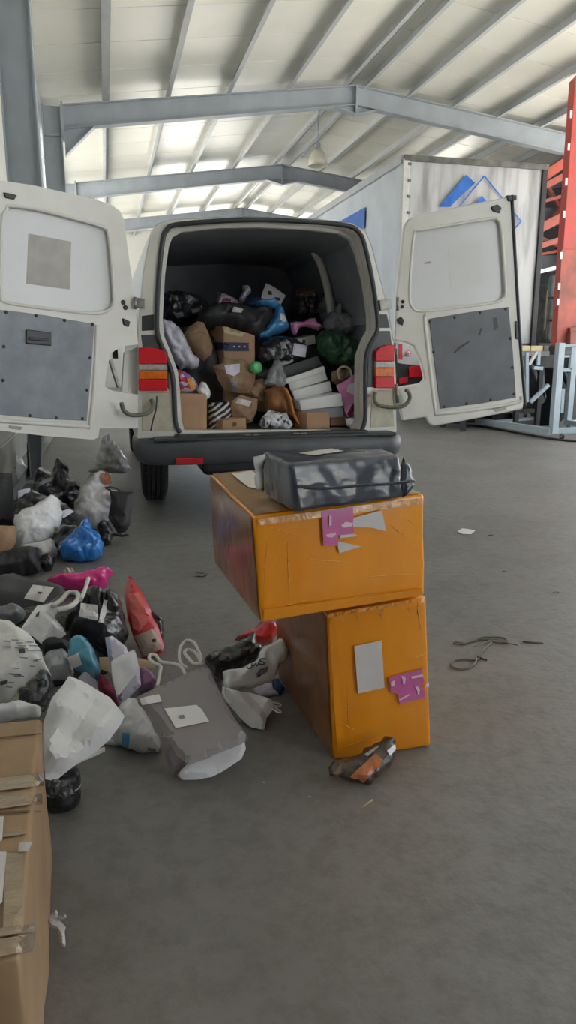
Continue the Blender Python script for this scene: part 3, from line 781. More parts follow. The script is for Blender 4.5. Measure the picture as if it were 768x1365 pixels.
for k in range(3):
    for xx in (tx0 + .05, tx1 - .45):
        w = lathe('wheel', M_TYRE, [(.2, 0), (.48, 0), (.52, .04), (.52, .36), (.48, .4), (.2, .4)], (xx, TY + 2.2 + k * 1.35, .52), axis=(1, 0, 0), n=28, parent=tr)
        lathe('hub', M_METAL, [(0, -.01), (.12, -.01), (.2, .05), (.2, .35), (0, .36)], (xx, TY + 2.2 + k * 1.35, .52), axis=(1, 0, 0), n=16, parent=w)

# ------------------------------------------------------------------ right edge: red framed trailer, steel rack, timbers
M_REDS = mat('red_steel', (.60, .075, .06), .55, col2=(.42, .09, .07), vscale=4, detail=8)
M_REDS2 = mat('red_steel_old', (.46, .11, .08), .6, col2=(.22, .08, .06), vscale=3, detail=8)
M_MARK = mat('white_mark', (.75, .74, .70), .4)
PY_ = 10.6
def rp(x, y, k=0.0): return ony(x, y, PY_ + k)
rt = empty('red_trailer', (8.0, PY_ + 1, 0), label='red steel end post of a flat trailer, with white edge marks, right edge', cat='trailer')
slab('corner_post', M_REDS, [rp(741, 461), rp(741, 461) + Vector((.42, 0, 0)), rp(767, 60) + Vector((.5, 0, 0)), rp(767, 105)], yn, .16, rt, bevel=.008)
slab('lower_post_plate', M_REDS2, [rp(749, 332, -.03), rp(790, 334, -.03), rp(790, 461, -.03), rp(741.5, 461, -.03)], yn, .03, rt, bevel=.004)
for yy, h in ((157, 10), (200, 9), (247, 10), (290, 9), (345, 9), (386, 9), (407, 9)):
    xl = 764.5 - (yy - 130) * .0695
    slab('reflector_mark', M_MARK, [rp(*p, -.04) for p in [(xl - 2.2, yy - h), (xl + .6, yy - h), (xl, yy), (xl - 2.8, yy)]], yn, .012, rt)
beam('cross_rail', M_REDS2, rp(758, 452, -.1), rp(800, 449, -.1), .1, .2, rt)
beam('cross_rail', M_REDS2, rp(758, 440, -.05), rp(800, 437, -.05), .1, .07, rt)
x_a = rp(741, 461).x; dz = rp(741, 461).z
box('deck', M_RUST, (x_a, PY_ + .02, dz - .14), (x_a + 1.6, PY_ + 1.8, dz), rt)
for xx in (x_a + .1, x_a + 1.5): beam('leg', M_BLACK, (xx, PY_ + 1.5, 0), (xx, PY_ + 1.5, dz - .14), .1, .1, rt, up=yn)
wv = lathe('wheel', M_TYRE, [(.2, 0), (.46, 0), (.50, .03), (.50, .24), (.46, .28), (.2, .28)], (x_a + .30, PY_ + .75, .50), axis=(1, 0, 0), n=28, parent=rt)
lathe('hub', M_WHITEF, [(0, -.01), (.12, -.01), (.2, .05), (.2, .24), (0, .24)], (x_a + .30, PY_ + .75, .50), axis=(1, 0, 0), n=18, parent=wv)
tube('mudguard', M_WHITEF, smooth_path([rp(*p, .1) for p in [(757, 533), (758, 516), (762, 502), (768, 494), (776, 489)]], 4), .045, rt)
tube('hose', M_BLACK, smooth_path([rp(*p, .0) for p in [(745, 465), (744, 480), (752, 500), (758, 512)]], 4), .05, rt)
# red girders of the neighbouring bay, beyond the grey trailer
rg = empty('red_girder_frame', (8.9, 13.4, 2.5), label='weathered red roof girders with dark gaps right of the grey trailer', cat='girders')
GY = 13.1
for (a, b, w, h, dy, mm) in (((716, 240), (775, 201), .2, .17, 0, M_REDS), ((716, 253), (775, 222), .16, .12, .25, M_REDS2), ((716, 271), (775, 254), .14, .06, .5, M_REDS2), ((716, 306), (775, 275), .18, .17, .3, M_REDS2),
                       ((716, 329), (775, 310), .14, .10, .2, M_REDS2), ((716, 340), (775, 328), .10, .05, .6, M_REDS)):
    beam('girder', M_REDS2 if mm is M_REDS2 else mat('red_girder_dull', (.46, .09, .06), .65, var=.4, vscale=3), ony(*a, GY + dy), ony(*b, GY + dy), w, h, rg)
for (a, b) in (((722, 234), (752, 288)), ((730, 300), (756, 262)), ((722, 318), (760, 336))):
    beam('brace', M_REDS2, ony(*a, GY + .7), ony(*b, GY + .7), .07, .07, rg, up=yn)
for a, b in (((716, 243), (775, 236)), ((716, 288), (775, 292)), ((716, 352), (775, 350))):
    beam('dark_crossmember', M_GREYD, ony(*a, GY + .9), ony(*b, GY + .9), .12, .32, rg)
beam('white_tube', M_WHITEF, ony(716, 363, GY - .05), ony(760, 352, GY - .05), .05, .07, rg)
beam('column', M_BLACK, ony(760, 205, GY + 1.1), Vector((ony(760, 205, GY + 1.1).x, GY + 1.1, 0)), .2, .2, rg, up=yn)
# dark machine and grey drums behind
M_DRUM = mat('drum_grey', (.16, .19, .20), .5, var=.3, vscale=6)
dr = empty('machine', (8.8, 14, 0), label='dark grey machine with stacked barrels between the grey trailer and red post', cat='machine')
for i, (x, y0, y1, w) in enumerate(((737, 366, 396, 7), (737, 398, 426, 8), (734, 429, 456, 7))):
    a = ony(x, y1, 13.6); b = ony(x, y0, 13.6); r = w / FOC * 14.2; H_ = b.z - a.z
    lathe('barrel', M_DRUM, [(r * .85, 0), (r, H_ * .2), (r, H_ * .8), (r * .85, H_)], a, n=16, parent=dr)
a = ony(722, 455, 14.1); b = ony(730, 378, 14.1); box('column', M_RUST, (a.x, 14.1, a.z), (b.x, 14.3, b.z), dr)
a = ony(727, 440, 13.4); b = ony(731, 386, 13.4); box('pale_board', mat('pale_wood', (.55, .43, .26), .7, var=.2, vscale=6), (a.x, 13.4, a.z), (b.x, 13.45, b.z), dr)
a = ony(722, 457, 13.4); box('base_frame', M_BLACK, (a.x - .1, 13.35, .0), (a.x + .8, 14.4, a.z), dr, bevel=.02)

# wheeled light-blue steel rack
M_PBLUE = mat('pale_blue_steel', (.46, .55, .62), .45, var=.12, vscale=5)
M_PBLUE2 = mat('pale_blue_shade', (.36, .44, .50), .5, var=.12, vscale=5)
RY = onz(736, 586).y
rk = empty('steel_rack', (onz(736, 586).x, RY + .6, 0), label='pale blue steel rack on castors in front of the red frame', cat='rack')
fx = onz(737, 586).x; fz = .09
topz = ony(735, 457, RY).z
beam('post', M_PBLUE, (fx, RY, fz), (fx, RY, topz), .10, .10, rk, up=yn, bevel=.005)
x2 = fx + 1.0; y2 = RY + 1.1
for xx, yy in ((x2, RY), (x2, y2)): beam('post', M_PBLUE2, (xx, yy, fz), (xx, yy, topz), .09, .09, rk, up=yn)
q = ony(706, 575, RY + .3)
far = onz(706, 562, .12)
L1a, L1b = onz(636, 561, .10), onz(731, 578, .10)
beam('base_rail', M_PBLUE, L1a, Vector((fx - .04, RY, .12)), .08, .10, rk)
beam('base_rail', M_PBLUE2, onz(660, 562, .10), onz(728, 556, .12), .06, .05, rk)
L2 = onz(700, 548, .12); beam('base_rail', M_PBLUE, L2, onz(733, 555, .12), .09, .07, rk)
beam('base_rail', M_PBLUE2, (fx, RY, .13), (x2, RY, .13), .08, .08, rk); beam('base_rail', M_PBLUE2, (x2, RY, .13), (x2, y2, .13), .08, .08, rk)
beam('rail', M_PBLUE2, (fx, RY, topz - .04), (x2, RY, topz - .04), .05, .04, rk)
beam('rail', M_PBLUE2, (fx + .05, RY, ony(745, 493, RY).z), (fx + .2, RY, ony(745, 493, RY).z), .05, .05, rk)
beam('rail', M_PBLUE2, (fx + .2, RY, ony(745, 493, RY).z), (fx + .2, RY, topz - .05), .05, .05, rk, up=yn)
beam('rail', M_PBLUE2, (fx + .05, RY, ony(745, 475, RY).z), (fx + .2, RY, ony(745, 475, RY).z), .03, .03, rk)
for a, b, yy, w in (((702, 470), (702, 536), .8, .05), ((718, 468), (717, 487), .9, .05), ((707, 536), (731, 513), .5, .05), ((711, 490), (723, 491), .9, .05), ((705, 486), (716, 469), .9, .04), ((750, 518), (748, 550), .3, .05)):
    beam('strut', M_PBLUE2 if w == .05 else M_WHITEF, ony(*a, RY + yy), ony(*b, RY + yy), w, w, rk, up=yn)
for a in ((747, 583),):
    c = onz(747, 586); c = Vector((fx + .12, RY - .02, .045))
    lathe('castor', M_BLACK, [(.02, 0), (.045, .0), (.045, .03), (.02, .03)], c, axis=(1, 0, 0), n=16, parent=rk); box('castor_fork', M_METAL, (c.x - .01, c.y - .03, .03), (c.x + .04, c.y + .03, .1), rk)
for c in ((x2, RY, .045), (x2, y2, .045), (L1a.x + .05, L1a.y, .045), (L2.x, L2.y, .045)):
    lathe('castor', M_BLACK, [(.02, 0), (.045, .0), (.045, .03), (.02, .03)], c, axis=(1, 0, 0), n=16, parent=rk); box('castor_fork', M_METAL, (c[0] - .01, c[1] - .03, .03), (c[0] + .04, c[1] + .03, .1), rk)
# timber-topped trestle
M_TIMB = mat('raw_timber', (.62, .50, .30), .7, col2=(.45, .34, .19), vscale=8, stretch=(1, .2, 1))
BY = RY + 1.3
bn = empty('workbench', (6.9, BY + .5, 0), label='dark steel workbench topped with short pale timbers beside the trailer', cat='workbench')
bz = ony(700, 468, BY).z
b0, b1 = ony(693, 466, BY).x, ony(733, 466, BY).x
box('bench_top', M_GREYD, (b0 - 1.0, BY, bz - .08), (b1, BY + .9, bz), bn)
for a, b in ((694, 707), (708, 724), (725, 732)):
    xa, xb = ony(a, 460, BY - .02).x, ony(b, 460, BY - .02).x
    box('timber', M_TIMB if b != 732 else M_RUST, (xa, BY - .02, bz), (xb, BY + .7, bz + .085), bn, bevel=.004)
for xx in (b0 - .9, b0 + .05, b1 - .1):
    for yy in (BY + .06, BY + .8): beam('leg', M_BLACK, (xx, yy, 0), (xx, yy, bz - .08), .07, .07, bn, up=yn)
box('lower_shelf', M_BLACK, (b0 - 1, BY + .3, .25), (b1, BY + .9, .32), bn)
box('back_board', M_BLACK, (b0 - 1, BY + .88, .05), (b1, BY + .92, bz - .1), bn)
for a, b in (((706, 480), (726, 530)), ((722, 478), (724, 530))): beam('brace', M_GREYD, ony(*a, BY + .2), ony(*b, BY + .2), .05, .05, bn, up=yn)
box('blue_crate', mat('crate_blue', (.02, .08, .25), .5), (ony(697, 475, BY).x, BY + .3, .32), (ony(704, 475, BY).x, BY + .7, .6), bn)
M_CORD = mat('black_cord', (.03, .03, .03), .6)
tube('floor_cable', M_CORD, smooth_path([onz(x, y, .015) for x, y in [(600, 563), (640, 568), (680, 575), (720, 582), (745, 586), (768, 588), (800, 590)]], 4), .016, label='black cable running along the floor past the castor rack', cat='cable')

# ------------------------------------------------------------------ orange taped boxes
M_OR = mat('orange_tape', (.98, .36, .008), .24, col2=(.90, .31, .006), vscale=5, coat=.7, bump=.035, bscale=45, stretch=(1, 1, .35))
M_ORSHADE = mat('tape_side_shade', (.30, .115, .03), .35, col2=(.19, .075, .022), vscale=7, coat=.6, bump=.15, bscale=10, kind='crumple')  # orange tape with the shade of the left faces put into its colour
M_CARDT = mat('taped_card', (.50, .32, .16), .3, col2=(.40, .24, .11), vscale=4, coat=.6, bump=.15, bscale=10, kind='crumple')
M_PAPER = mat('label_paper', (.72, .68, .66), .55, var=.05, vscale=20)
M_PINKT = mat('pink_tape', (.72, .16, .42), .35, var=.15, vscale=14, coat=.4)
M_PINKL = mat('pale_pink_print', (.88, .62, .74), .4)
M_WHITE = mat('white_print', (.86, .85, .88), .4)
F3 = lambda *a: Vector(a)
LB = [F3(.63, 1.94, 0), F3(.962, 1.945, 0), F3(.94, 2.58, 0), F3(.60, 2.57, 0)]
LT = [F3(.602, 1.94, .487), F3(.925, 1.95, .515), F3(.90, 2.56, .52), F3(.57, 2.52, .50)]
low = rbox('parcel_box', M_OR, LB + LT, rad=.012, n=28, wob=.0025, freq=5, bulge=.004, label='lower orange-taped box standing upright on the floor', cat='box')
UB = [F3(.378, 1.823, .525), F3(.905, 1.92, .528), F3(.865, 2.53, .53), F3(.338, 2.429, .525)]
UT = [F3(.352, 1.798, .832), F3(.876, 1.892, .850), F3(.86, 2.50, .853), F3(.322, 2.396, .849)]
upp = rbox('parcel_box', M_OR, UB + UT, rad=.012, n=28, wob=.0025, freq=5, bulge=.005, label='upper orange-taped box overhanging to the left, under a black parcel', cat='box')
def face_sheet(name, m, c4, on, off=.004, **k):
    """thin skin over one side of a box, following it: c4 corners in world space, seen from outside"""
    c4 = [Vector(c) for c in c4]; n = (c4[1] - c4[0]).cross(c4[3] - c4[0]).normalized(); ctr = sum([v.co for v in on.data.vertices], Vector()) / len(on.data.vertices) + WL[on.name]
    if n.dot(c4[0] - ctr) < 0: n = -n
    vs, fs = [], []; N = 12; bv = bvh_of(on)
    for j in range(N + 1):
        for i in range(N + 1):
            s, t = i / N, j / N; p = (c4[0] * (1 - s) + c4[1] * s) * (1 - t) + (c4[3] * (1 - s) + c4[2] * s) * t
            h = bv.ray_cast(p + n * .2, -n); vs.append((h[0] if h[0] is not None else p) + n * off)
    for j in range(N):
        for i in range(N): a = j * (N + 1) + i; fs.append((a, a + 1, a + N + 2, a + N + 1))
    return obj(name, vs, fs, m, on, smooth=True, **k)
def inset(c, a=.03):
    m_ = sum(c, Vector()) / 4; return [p + (m_ - p) * a for p in c]
face_sheet('side_shade', M_ORSHADE, inset([LB[0], LB[3], LT[3], LT[0]]), low, label='orange side with its shade painted on in brown')  # darker skin paints the shade onto each left face
face_sheet('side_shade', M_ORSHADE, inset([UB[0], UB[3], UT[3], UT[0]]), upp, label='orange side with its shade painted on in brown')
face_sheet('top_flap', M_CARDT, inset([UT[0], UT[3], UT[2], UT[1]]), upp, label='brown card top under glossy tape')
decal('paper_label', M_PAPER, [(472, 861), (508, 853), (512, 916), (477, 924)], low, off=.006, parent=low, label='blank pale pink shipping label')
decal('pink_tape', M_PINKT, [(518, 903), (530, 899), (571, 889), (573, 929), (545, 934), (533, 939), (530, 925), (520, 921)], low, off=.006, parent=low)
for q in ([(534, 901), (538, 900.5), (540, 904), (539, 911), (536.5, 911), (536, 905)], [(552, 914.5), (556, 914.5), (559, 918), (558, 925), (556, 925), (555, 919)],
          [(531, 931), (544, 924), (545, 926), (532, 933)], [(547, 901), (563, 898), (563, 901), (548, 904)], [(520, 909), (525, 906), (526, 912), (521, 915)], [(565, 913), (572, 908), (572, 914), (566, 916)]):
    decal('tape_print', M_PINKL, q, low, off=.009, parent=low)
decal('pink_tape', M_PINKT, [(428, 682), (470, 676), (471, 711), (450, 713), (450, 727), (431, 727)], upp, off=.006, parent=upp)
for q in ([(434, 712), (447, 709), (447, 712), (442, 716), (435, 715)], [(454, 700), (460, 695), (470, 697), (468, 701), (458, 703)], [(438, 686), (441, 686), (441, 700), (438, 700)]):
    decal('tape_print', M_PINKL, q, upp, off=.009, parent=upp)
decal('paper_label', M_PAPER, [(470, 690), (508, 680), (514, 708), (495, 703), (470, 702)], upp, off=.006, parent=upp, label='torn triangular paper label')
decal('paper_label', M_PAPER, [(449, 721), (481, 728), (452, 737)], upp, off=.006, parent=upp)
decal('paper_label', M_PAPER, [(452, 710), (470, 710), (477, 714), (453, 717)], upp, off=.006, parent=upp)
decal('paper_label', M_PAPER, [(309, 634), (335, 630), (345, 636), (342, 654), (331, 652)], upp, off=.012, parent=upp, label='white address label on the top')
M_CLEAR = mat('tape_gloss', (.80, .42, .16), .12, coat=1.0, bump=.3, bscale=30, kind='crumple')
decal('tape_strip', M_CLEAR, [(343, 692), (558, 664), (562, 668), (562, 672), (345, 700)], upp, off=.005, parent=upp)
decal('tape_strip', MATS['orange_tape'], [(352, 812), (562, 784), (562, 792), (352, 826)], upp, off=.006, parent=upp)
M_GLINT = mat('clear_tape_glint', (.95, .42, .05), .12, coat=1.0, bump=.5, bscale=45, kind='crumple')
rg_ = random.Random(5)
def glint_strip(on, a, b, r=.0012):  # thin raised strips in lighter orange imitate glints along the tape creases
    bv = bvh_of(on); P = []; n_ = 9
    for i in range(n_ + 1):
        t = i / n_; d = ray(a[0] + (b[0] - a[0]) * t + rg_.uniform(-.8, .8), a[1] + (b[1] - a[1]) * t + rg_.uniform(-.8, .8)).normalized(); h = bv.ray_cast(CAM, d)
        if h[0] is not None: P.append(h[0] - d * .0008)
    if len(P) > 2: tube('crease_glint', M_GLINT, smooth_path(P, 2), [r * (.25 + .75 * math.sin(math.pi * i / (len(smooth_path(P, 2)) - 1))) for i in range(len(smooth_path(P, 2)))], on, n=6)
for a, b in (((350, 700), (392, 712)), ((346, 760), (380, 742)), ((352, 815), (410, 800)), ((384, 720), (386, 800)), ((430, 802), (520, 790)), ((520, 700), (545, 718)), ((538, 690), (556, 700)), ((410, 745), (470, 750)),
             ((360, 690), (425, 684)), ((356, 720), (352, 790)), ((480, 770), (555, 765)), ((350, 828), (364, 815)), ((300, 648), (345, 686)), ((286, 640), (330, 676)), ((290, 700), (330, 760))):
    glint_strip(upp, a, b, .0013)
for a, b in (((440, 822), (470, 835)), ((476, 818), (480, 836)), ((500, 812), (515, 830)), ((512, 808), (508, 826)), ((540, 805), (550, 820)), ((556, 800), (560, 840)), ((442, 850), (450, 930)), ((463, 915), (466, 985)), ((450, 960), (475, 975)),
             ((445, 1000), (520, 975)), ((420, 850), (400, 830)), ((382, 836), (420, 880)), ((398, 905), (430, 960)), ((544, 880), (570, 870)), ((530, 950), (565, 945))):
    glint_strip(low, a, b, .0013)
decal('tape_strip', M_GLINT, [(438, 819), (568, 796), (569, 800), (438, 824)], low, off=.004, parent=low)
decal('tape_strip', MATS['orange_tape'], [(439, 832), (446, 830), (458, 990), (450, 1005)], low, off=.004, parent=low)
# flat black parcel lying on top
BZ = .852
zt_ = ony(384, 619, onz(395, 683, BZ).y).z
g = [onz(395, 683, BZ), onz(541, 663, BZ), None, None]
tops = [onz(384, 619, zt_), onz(540, 607, zt_), onz(509, 597, zt_), onz(352, 601, zt_)]
tops[1].y = g[1].y + .01; tops[1].z = ony(540, 607, tops[1].y).z
g[3] = Vector((onz(352, 669, BZ).x + .02, tops[3].y - .02, BZ)); g[2] = Vector((tops[2].x, tops[2].y, BZ))
M_BPOLY = mat('black_poly_film', (.035, .045, .065), .28, coat=.5, bump=.12, bscale=9, kind='crumple')
g = [p + Vector((0, 0, 0)) for p in g]
bp_ = rbox('wrapped_parcel', M_BPOLY, g + tops, rad=.010, n=30, wob=.011, freq=8, bulge=.004, label='flat box wrapped in crinkled dark plastic lying on the orange boxes', cat='parcel')
decal('paper_label', M_PAPER, [(399, 605), (442, 599), (458, 602), (418, 608)], bp_, off=.004, parent=bp_, label='white label on the parcel top')
tube('film_seam', M_BPOLY, smooth_path([ony(*p, g[0].y - .012) for p in [(405, 650), (440, 651), (480, 647), (520, 645), (552, 641)]], 3), .004, bp_)
def flap(px, Y, parent, m, amp=.006, tilt=20):
    return bag('film_flap', None, None, m, px, o=Vector((0, Y, ony(px[0][0], px[0][1], Y).z)), tilt=tilt, thick=.012, crumple=amp, freq=20, res=10, parent=parent)
flap([(538, 610), (549, 628), (554, 640), (548, 652), (538, 664), (532, 640)], g[1].y - .01, bp_, M_BPOLY)
bag('film_end', None, None, mat('clear_film', (.62, .64, .66), .2, coat=.5), [(340, 609), (352, 607), (352, 655), (345, 656), (338, 640)], o=Vector((0, g[3].y - .05, .9)), thick=.02, res=8, parent=bp_)
# snack packet crushed under the lower box
M_SNK = mat('packet_brown', (.10, .07, .05), .3, col2=(.04, .03, .03), vscale=20, coat=.5, bump=.3, bscale=25, kind='crumple')
sn = bag('snack_packet', 'crushed dark foil packet with orange print by the bottom box corner', 'packet', M_SNK, [(439, 1023), (446, 1016), (470, 1010), (496, 995), (516, 981), (528, 982), (529, 1003), (518, 1022), (505, 1037), (488, 1046), (468, 1046), (452, 1037), (441, 1032)],
         base=(485, 1046, .012), tilt=58, thick=.03, crumple=.006, freq=25, back=.3, zmin=0, res=20)
decal('orange_print', mat('snack_orange', (.62, .16, .04), .35, col2=(.35, .13, .04), vscale=60, coat=.5), [(462, 1040), (500, 1005), (510, 1013), (508, 1018), (484, 1044), (470, 1045)], sn, parent=sn)
decal('silver_print', M_WHITE, [(516, 1001), (526, 992), (527, 999), (519, 1008)], sn, parent=sn)
decal('silver_print', mat('foil_grey', (.4, .4, .36), .3), [(486, 1006), (504, 994), (505, 996), (490, 1009)], sn, parent=sn)
decal('brown_print', mat('foil_tan', (.3, .2, .13), .3, var=.5, vscale=50), [(443, 1030), (455, 1019), (456, 1030), (450, 1034)], sn, parent=sn)

# ------------------------------------------------------------------ litter on the open floor
M_TIE = mat('olive_cord', (.16, .16, .12), .6)
M_SCRAP = mat('scrap_white', (.72, .73, .76), .6)
tt = [onz(x, y, .006) for x, y in [(604, 857), (618, 858), (633, 852), (648, 853), (665, 856), (676, 855), (670, 850), (655, 849), (640, 850), (622, 857), (606, 855)]]
ti = tube('cord_bundle', M_TIE, smooth_path(tt, 4), .004, label='looped olive cord tangle lying on the bare floor at right', cat='cord')
tube('loop', M_TIE, smooth_path([onz(x, y, .005) for x, y in [(655, 856), (645, 866), (636, 875), (633, 884), (622, 891), (608, 891), (601, 886), (606, 880), (620, 879), (632, 880), (642, 876)]], 5), .004, ti)
tube('loop', M_TIE, smooth_path([onz(x, y, .009) for x, y in [(632, 862), (645, 857), (660, 852), (676, 857), (690, 860)]], 5), .0025, ti)
tube('tail', M_RUB, [onz(636, 876, .006), onz(649, 880, .006)], .004, ti)
sc = bag('paper_scrap', 'small white label lying alone on the floor at right', 'paper', M_SCRAP, [(609, 708), (617, 704), (634, 707), (628, 712), (617, 712)], base=(620, 712, .004), tilt=80, thick=.004, crumple=.001, facet=True, zmin=0)
tube('straw', M_TIE, [onz(697, 855, .004), onz(724, 857, .004)], .0035, label='thin dark stick on the floor beside the cord tangle', cat='stick')
def crumb(px, lab, m, s=4, cat='scrap'):
    x, y = px
    return bag('scrap', lab, cat, m, [(x - s, y), (x - s * .3, y - s * .4), (x + s, y - s * .2), (x + s * .5, y + s * .3)], base=(x, y, .003), tilt=75, thick=.006, crumple=.002, facet=True, res=4, zmin=0)
crumb((654, 714), 'dark flake just right of the white floor label', M_RUB, 4)
crumb((672, 762), 'tiny dark flake midway between the floor label and cord tangle', M_RUB, 3)
crumb((741, 790), 'dark leaf-like flake near the right edge of the floor', M_TIE, 5)
crumb((266, 767), 'flat grey-brown scrap on the floor left of the boxes', M_METAL, 12)
crumb((352, 1043), 'tiny pale crumb below the white poly bags', M_SCRAP, 2)
crumb((413, 1062), 'tiny white crumb below the snack packet', M_SCRAP, 2)
tube('straw', MATS['pale_wood'], [onz(482, 1077, .003), onz(497, 1066, .003)], .0025, label='pale splinter on the floor in front of the snack packet', cat='stick')

# ------------------------------------------------------------------ big brown box, lower left
M_CARD = mat('brown_card', (.42, .28, .16), .55, col2=(.33, .215, .12), vscale=5, detail=6, bump=.05, bscale=12)
M_CTAPE = mat('brown_tape', (.40, .30, .19), .22, col2=(.33, .24, .15), vscale=10, coat=.8, bump=.4, bscale=14, kind='crumple', stretch=(1, 3, 1))
BH = .40
c8 = [F3(-.62, .93, 0), F3(-.165, .93, 0), F3(-.195, 1.68, 0), F3(-.66, 1.68, 0), F3(-.62, .95, BH - .01), F3(-.168, .95, BH - .01), F3(-.193, 1.665, BH), F3(-.66, 1.66, BH)]
bb = rbox('cardboard_box', M_CARD, c8, rad=.012, n=10, wob=.008, freq=7, label='large brown cardboard box with taped top at the lower left', cat='box')
for q in ([(-4, 1040), (57, 1030), (57, 1048), (-4, 1056)], [(-4, 1064), (54, 1058), (55, 1072), (-4, 1080)], [(-4, 1112), (33, 1107), (33, 1113), (-4, 1118)], [(8, 1140), (31, 1136), (29, 1240), (4, 1245)], [(-4, 1255), (44, 1246), (43, 1262), (40, 1268), (-4, 1278)], [(-4, 1240), (44, 1232), (44, 1243), (-4, 1251)]):
    decal('tape_strip', M_CTAPE, q, bb, off=.004, parent=bb)
decal('seam', mat('seam_dark', (.18, .11, .06), .7), [(-4, 1083), (54, 1081), (54, 1083), (-4, 1086)], bb, off=.003, parent=bb)
decal('seam', MATS['seam_dark'], [(-4, 984), (54, 978), (54, 979.4), (-4, 985.6)], bb, off=.003, parent=bb)
decal('paper_label', M_PAPER, [(-4, 1091), (5, 1090), (3, 1122), (-4, 1124)], bb, off=.006, parent=bb)
decal('paper_label', M_PAPER, [(-4, 1138), (9, 1138), (3, 1205), (-4, 1210)], bb, off=.006, parent=bb)
decal('paper_label', mat('grey_sticker', (.42, .42, .40), .5), [(26, 1126), (40, 1124), (36, 1137), (24, 1138)], bb, off=.006, parent=bb)
M_FILM = mat('frayed_film', (.42, .41, .40), .35, coat=.3)
bag('crumpled_film', 'small twisted scrap of grey film at the foot of the brown box', 'scrap', M_FILM, [(62, 1222), (72, 1216), (74, 1208), (78, 1221), (88, 1219), (89, 1224), (81, 1228), (88, 1236), (86, 1242), (88, 1262), (81, 1262), (76, 1240), (66, 1236)], base=(84, 1262, .006), tilt=50, thick=.02, crumple=.006, freq=30, back=.3, zmin=0, facet=True, res=9)

# ------------------------------------------------------------------ parcels in the van
M_BLK = mat('black_plastic_bag', (.018, .018, .021), .28, coat=.5, bump=.5, bscale=16, kind='crumple')
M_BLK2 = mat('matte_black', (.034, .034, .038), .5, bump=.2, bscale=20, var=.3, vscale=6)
M_DKB = mat('charcoal_card', (.075, .08, .085), .55, var=.2, vscale=8)
M_LAV = mat('lavender_white_film', (.74, .72, .85), .35, coat=.3, bump=.25, bscale=12, kind='crumple')
M_KRAFT = mat('kraft_paper', (.38, .25, .15), .75, col2=(.31, .20, .12), vscale=10, bump=.3, bscale=18, kind='crumple')
M_KRAFT2 = mat('kraft_box', (.46, .28, .17), .6, col2=(.40, .24, .14), vscale=6)
M_WPAP = mat('white_paper', (.90, .90, .91), .6, bump=.12, bscale=14, kind='crumple')
M_WPOLY = mat('white_polythene', (.87, .88, .90), .3, coat=.4, bump=.3, bscale=14, kind='crumple')
M_GPOLY = mat('grey_polythene', (.32, .33, .36), .25, coat=.5, bump=.4, bscale=14, kind='crumple', col2=(.2, .21, .23), vscale=10)
M_BLU = mat('blue_bag_film', (.03, .25, .68), .25, coat=.6, bump=.35, bscale=14, kind='crumple', col2=(.02, .15, .5), vscale=7)
M_SKY = mat('sky_blue_film', (.12, .42, .78), .3, coat=.5, bump=.3, bscale=12, kind='crumple', col2=(.06, .28, .62), vscale=6)
M_NAVY = mat('navy_film', (.02, .06, .17), .4, coat=.3, bump=.3, bscale=14, kind='crumple')
M_GRN = mat('dark_green_film', (.035, .125, .06), .28, coat=.5, bump=.45, bscale=14, kind='crumple', col2=(.02, .08, .04), vscale=8)
M_LGRN = mat('bright_green_film', (.12, .55, .20), .4, coat=.3)
M_PINK = mat('pink_film', (.80, .30, .62), .35, coat=.4, bump=.2, bscale=14, kind='crumple')
M_MAR = mat('maroon_cloth', (.20, .015, .05), .6)
M_RUSTC = mat('rust_cloth', (.30, .11, .03), .6, col2=(.16, .06, .02), vscale=9)
M_BOXW = mat('white_box_card', (.72, .73, .72), .5, var=.05, vscale=6)
M_BOXG = mat('grey_box_card', (.27, .28, .30), .5, var=.1, vscale=6)
def pattern(name, c1, c2, scale, c3=None, rough=.4):
    """printed film: blotches in two or three inks"""
    m = mat(name, c1, rough, coat=.3, bump=.25, bscale=18, kind='crumple')
    nt = m.node_tree; N = nt.nodes; L = nt.links; b = N['Principled BSDF']
    tc = [n for n in N if n.type == 'TEX_COORD'][0]
    v = N.new('ShaderNodeTexVoronoi'); v.inputs['Scale'].default_value = scale
    r = N.new('ShaderNodeValToRGB'); r.color_ramp.interpolation = 'CONSTANT'
    r.color_ramp.elements[0].color = (*c1, 1); r.color_ramp.elements[1].color = (*c2, 1); r.color_ramp.elements[1].position = .45
    if c3: e = r.color_ramp.elements.new(.72); e.color = (*c3, 1)
    L.new(tc.outputs['Object'], v.inputs['Vector']); 
    sp = N.new('ShaderNodeSeparateColor'); L.new(v.outputs['Color'], sp.inputs[0]); L.new(sp.outputs[0], r.inputs[0]); L.new(r.outputs[0], b.inputs['Base Color'])
    return m
def stripes(name, c1, c2, scale, ang=0.6):
    m = mat(name, c1, .35, coat=.4)
    nt = m.node_tree; N = nt.nodes; L = nt.links; b = N['Principled BSDF']; tc = [n for n in N if n.type == 'TEX_COORD'][0]
    mp = N.new('ShaderNodeMapping'); mp.inputs['Rotation'].default_value = (0, ang, 0)
    w = N.new('ShaderNodeTexWave'); w.bands_direction = 'Z'; w.inputs['Scale'].default_value = scale; w.inputs['Distortion'].default_value = 2.5
    r = N.new('ShaderNodeValToRGB'); r.color_ramp.interpolation = 'CONSTANT'; r.color_ramp.elements[0].color = (*c1, 1); r.color_ramp.elements[1].color = (*c2, 1); r.color_ramp.elements[1].position = .6
    L.new(tc.outputs['Object'], mp.inputs[0]); L.new(mp.outputs[0], w.inputs['Vector']); L.new(w.outputs['Fac'], r.inputs[0]); L.new(r.outputs[0], b.inputs['Base Color']); return m
M_REDPAT = pattern('red_white_print', (.70, .66, .70), (.62, .06, .12), 38, (.8, .5, .55))
M_CARTOON = pattern('red_blue_print', (.66, .64, .76), (.62, .04, .10), 26, (.30, .16, .50))
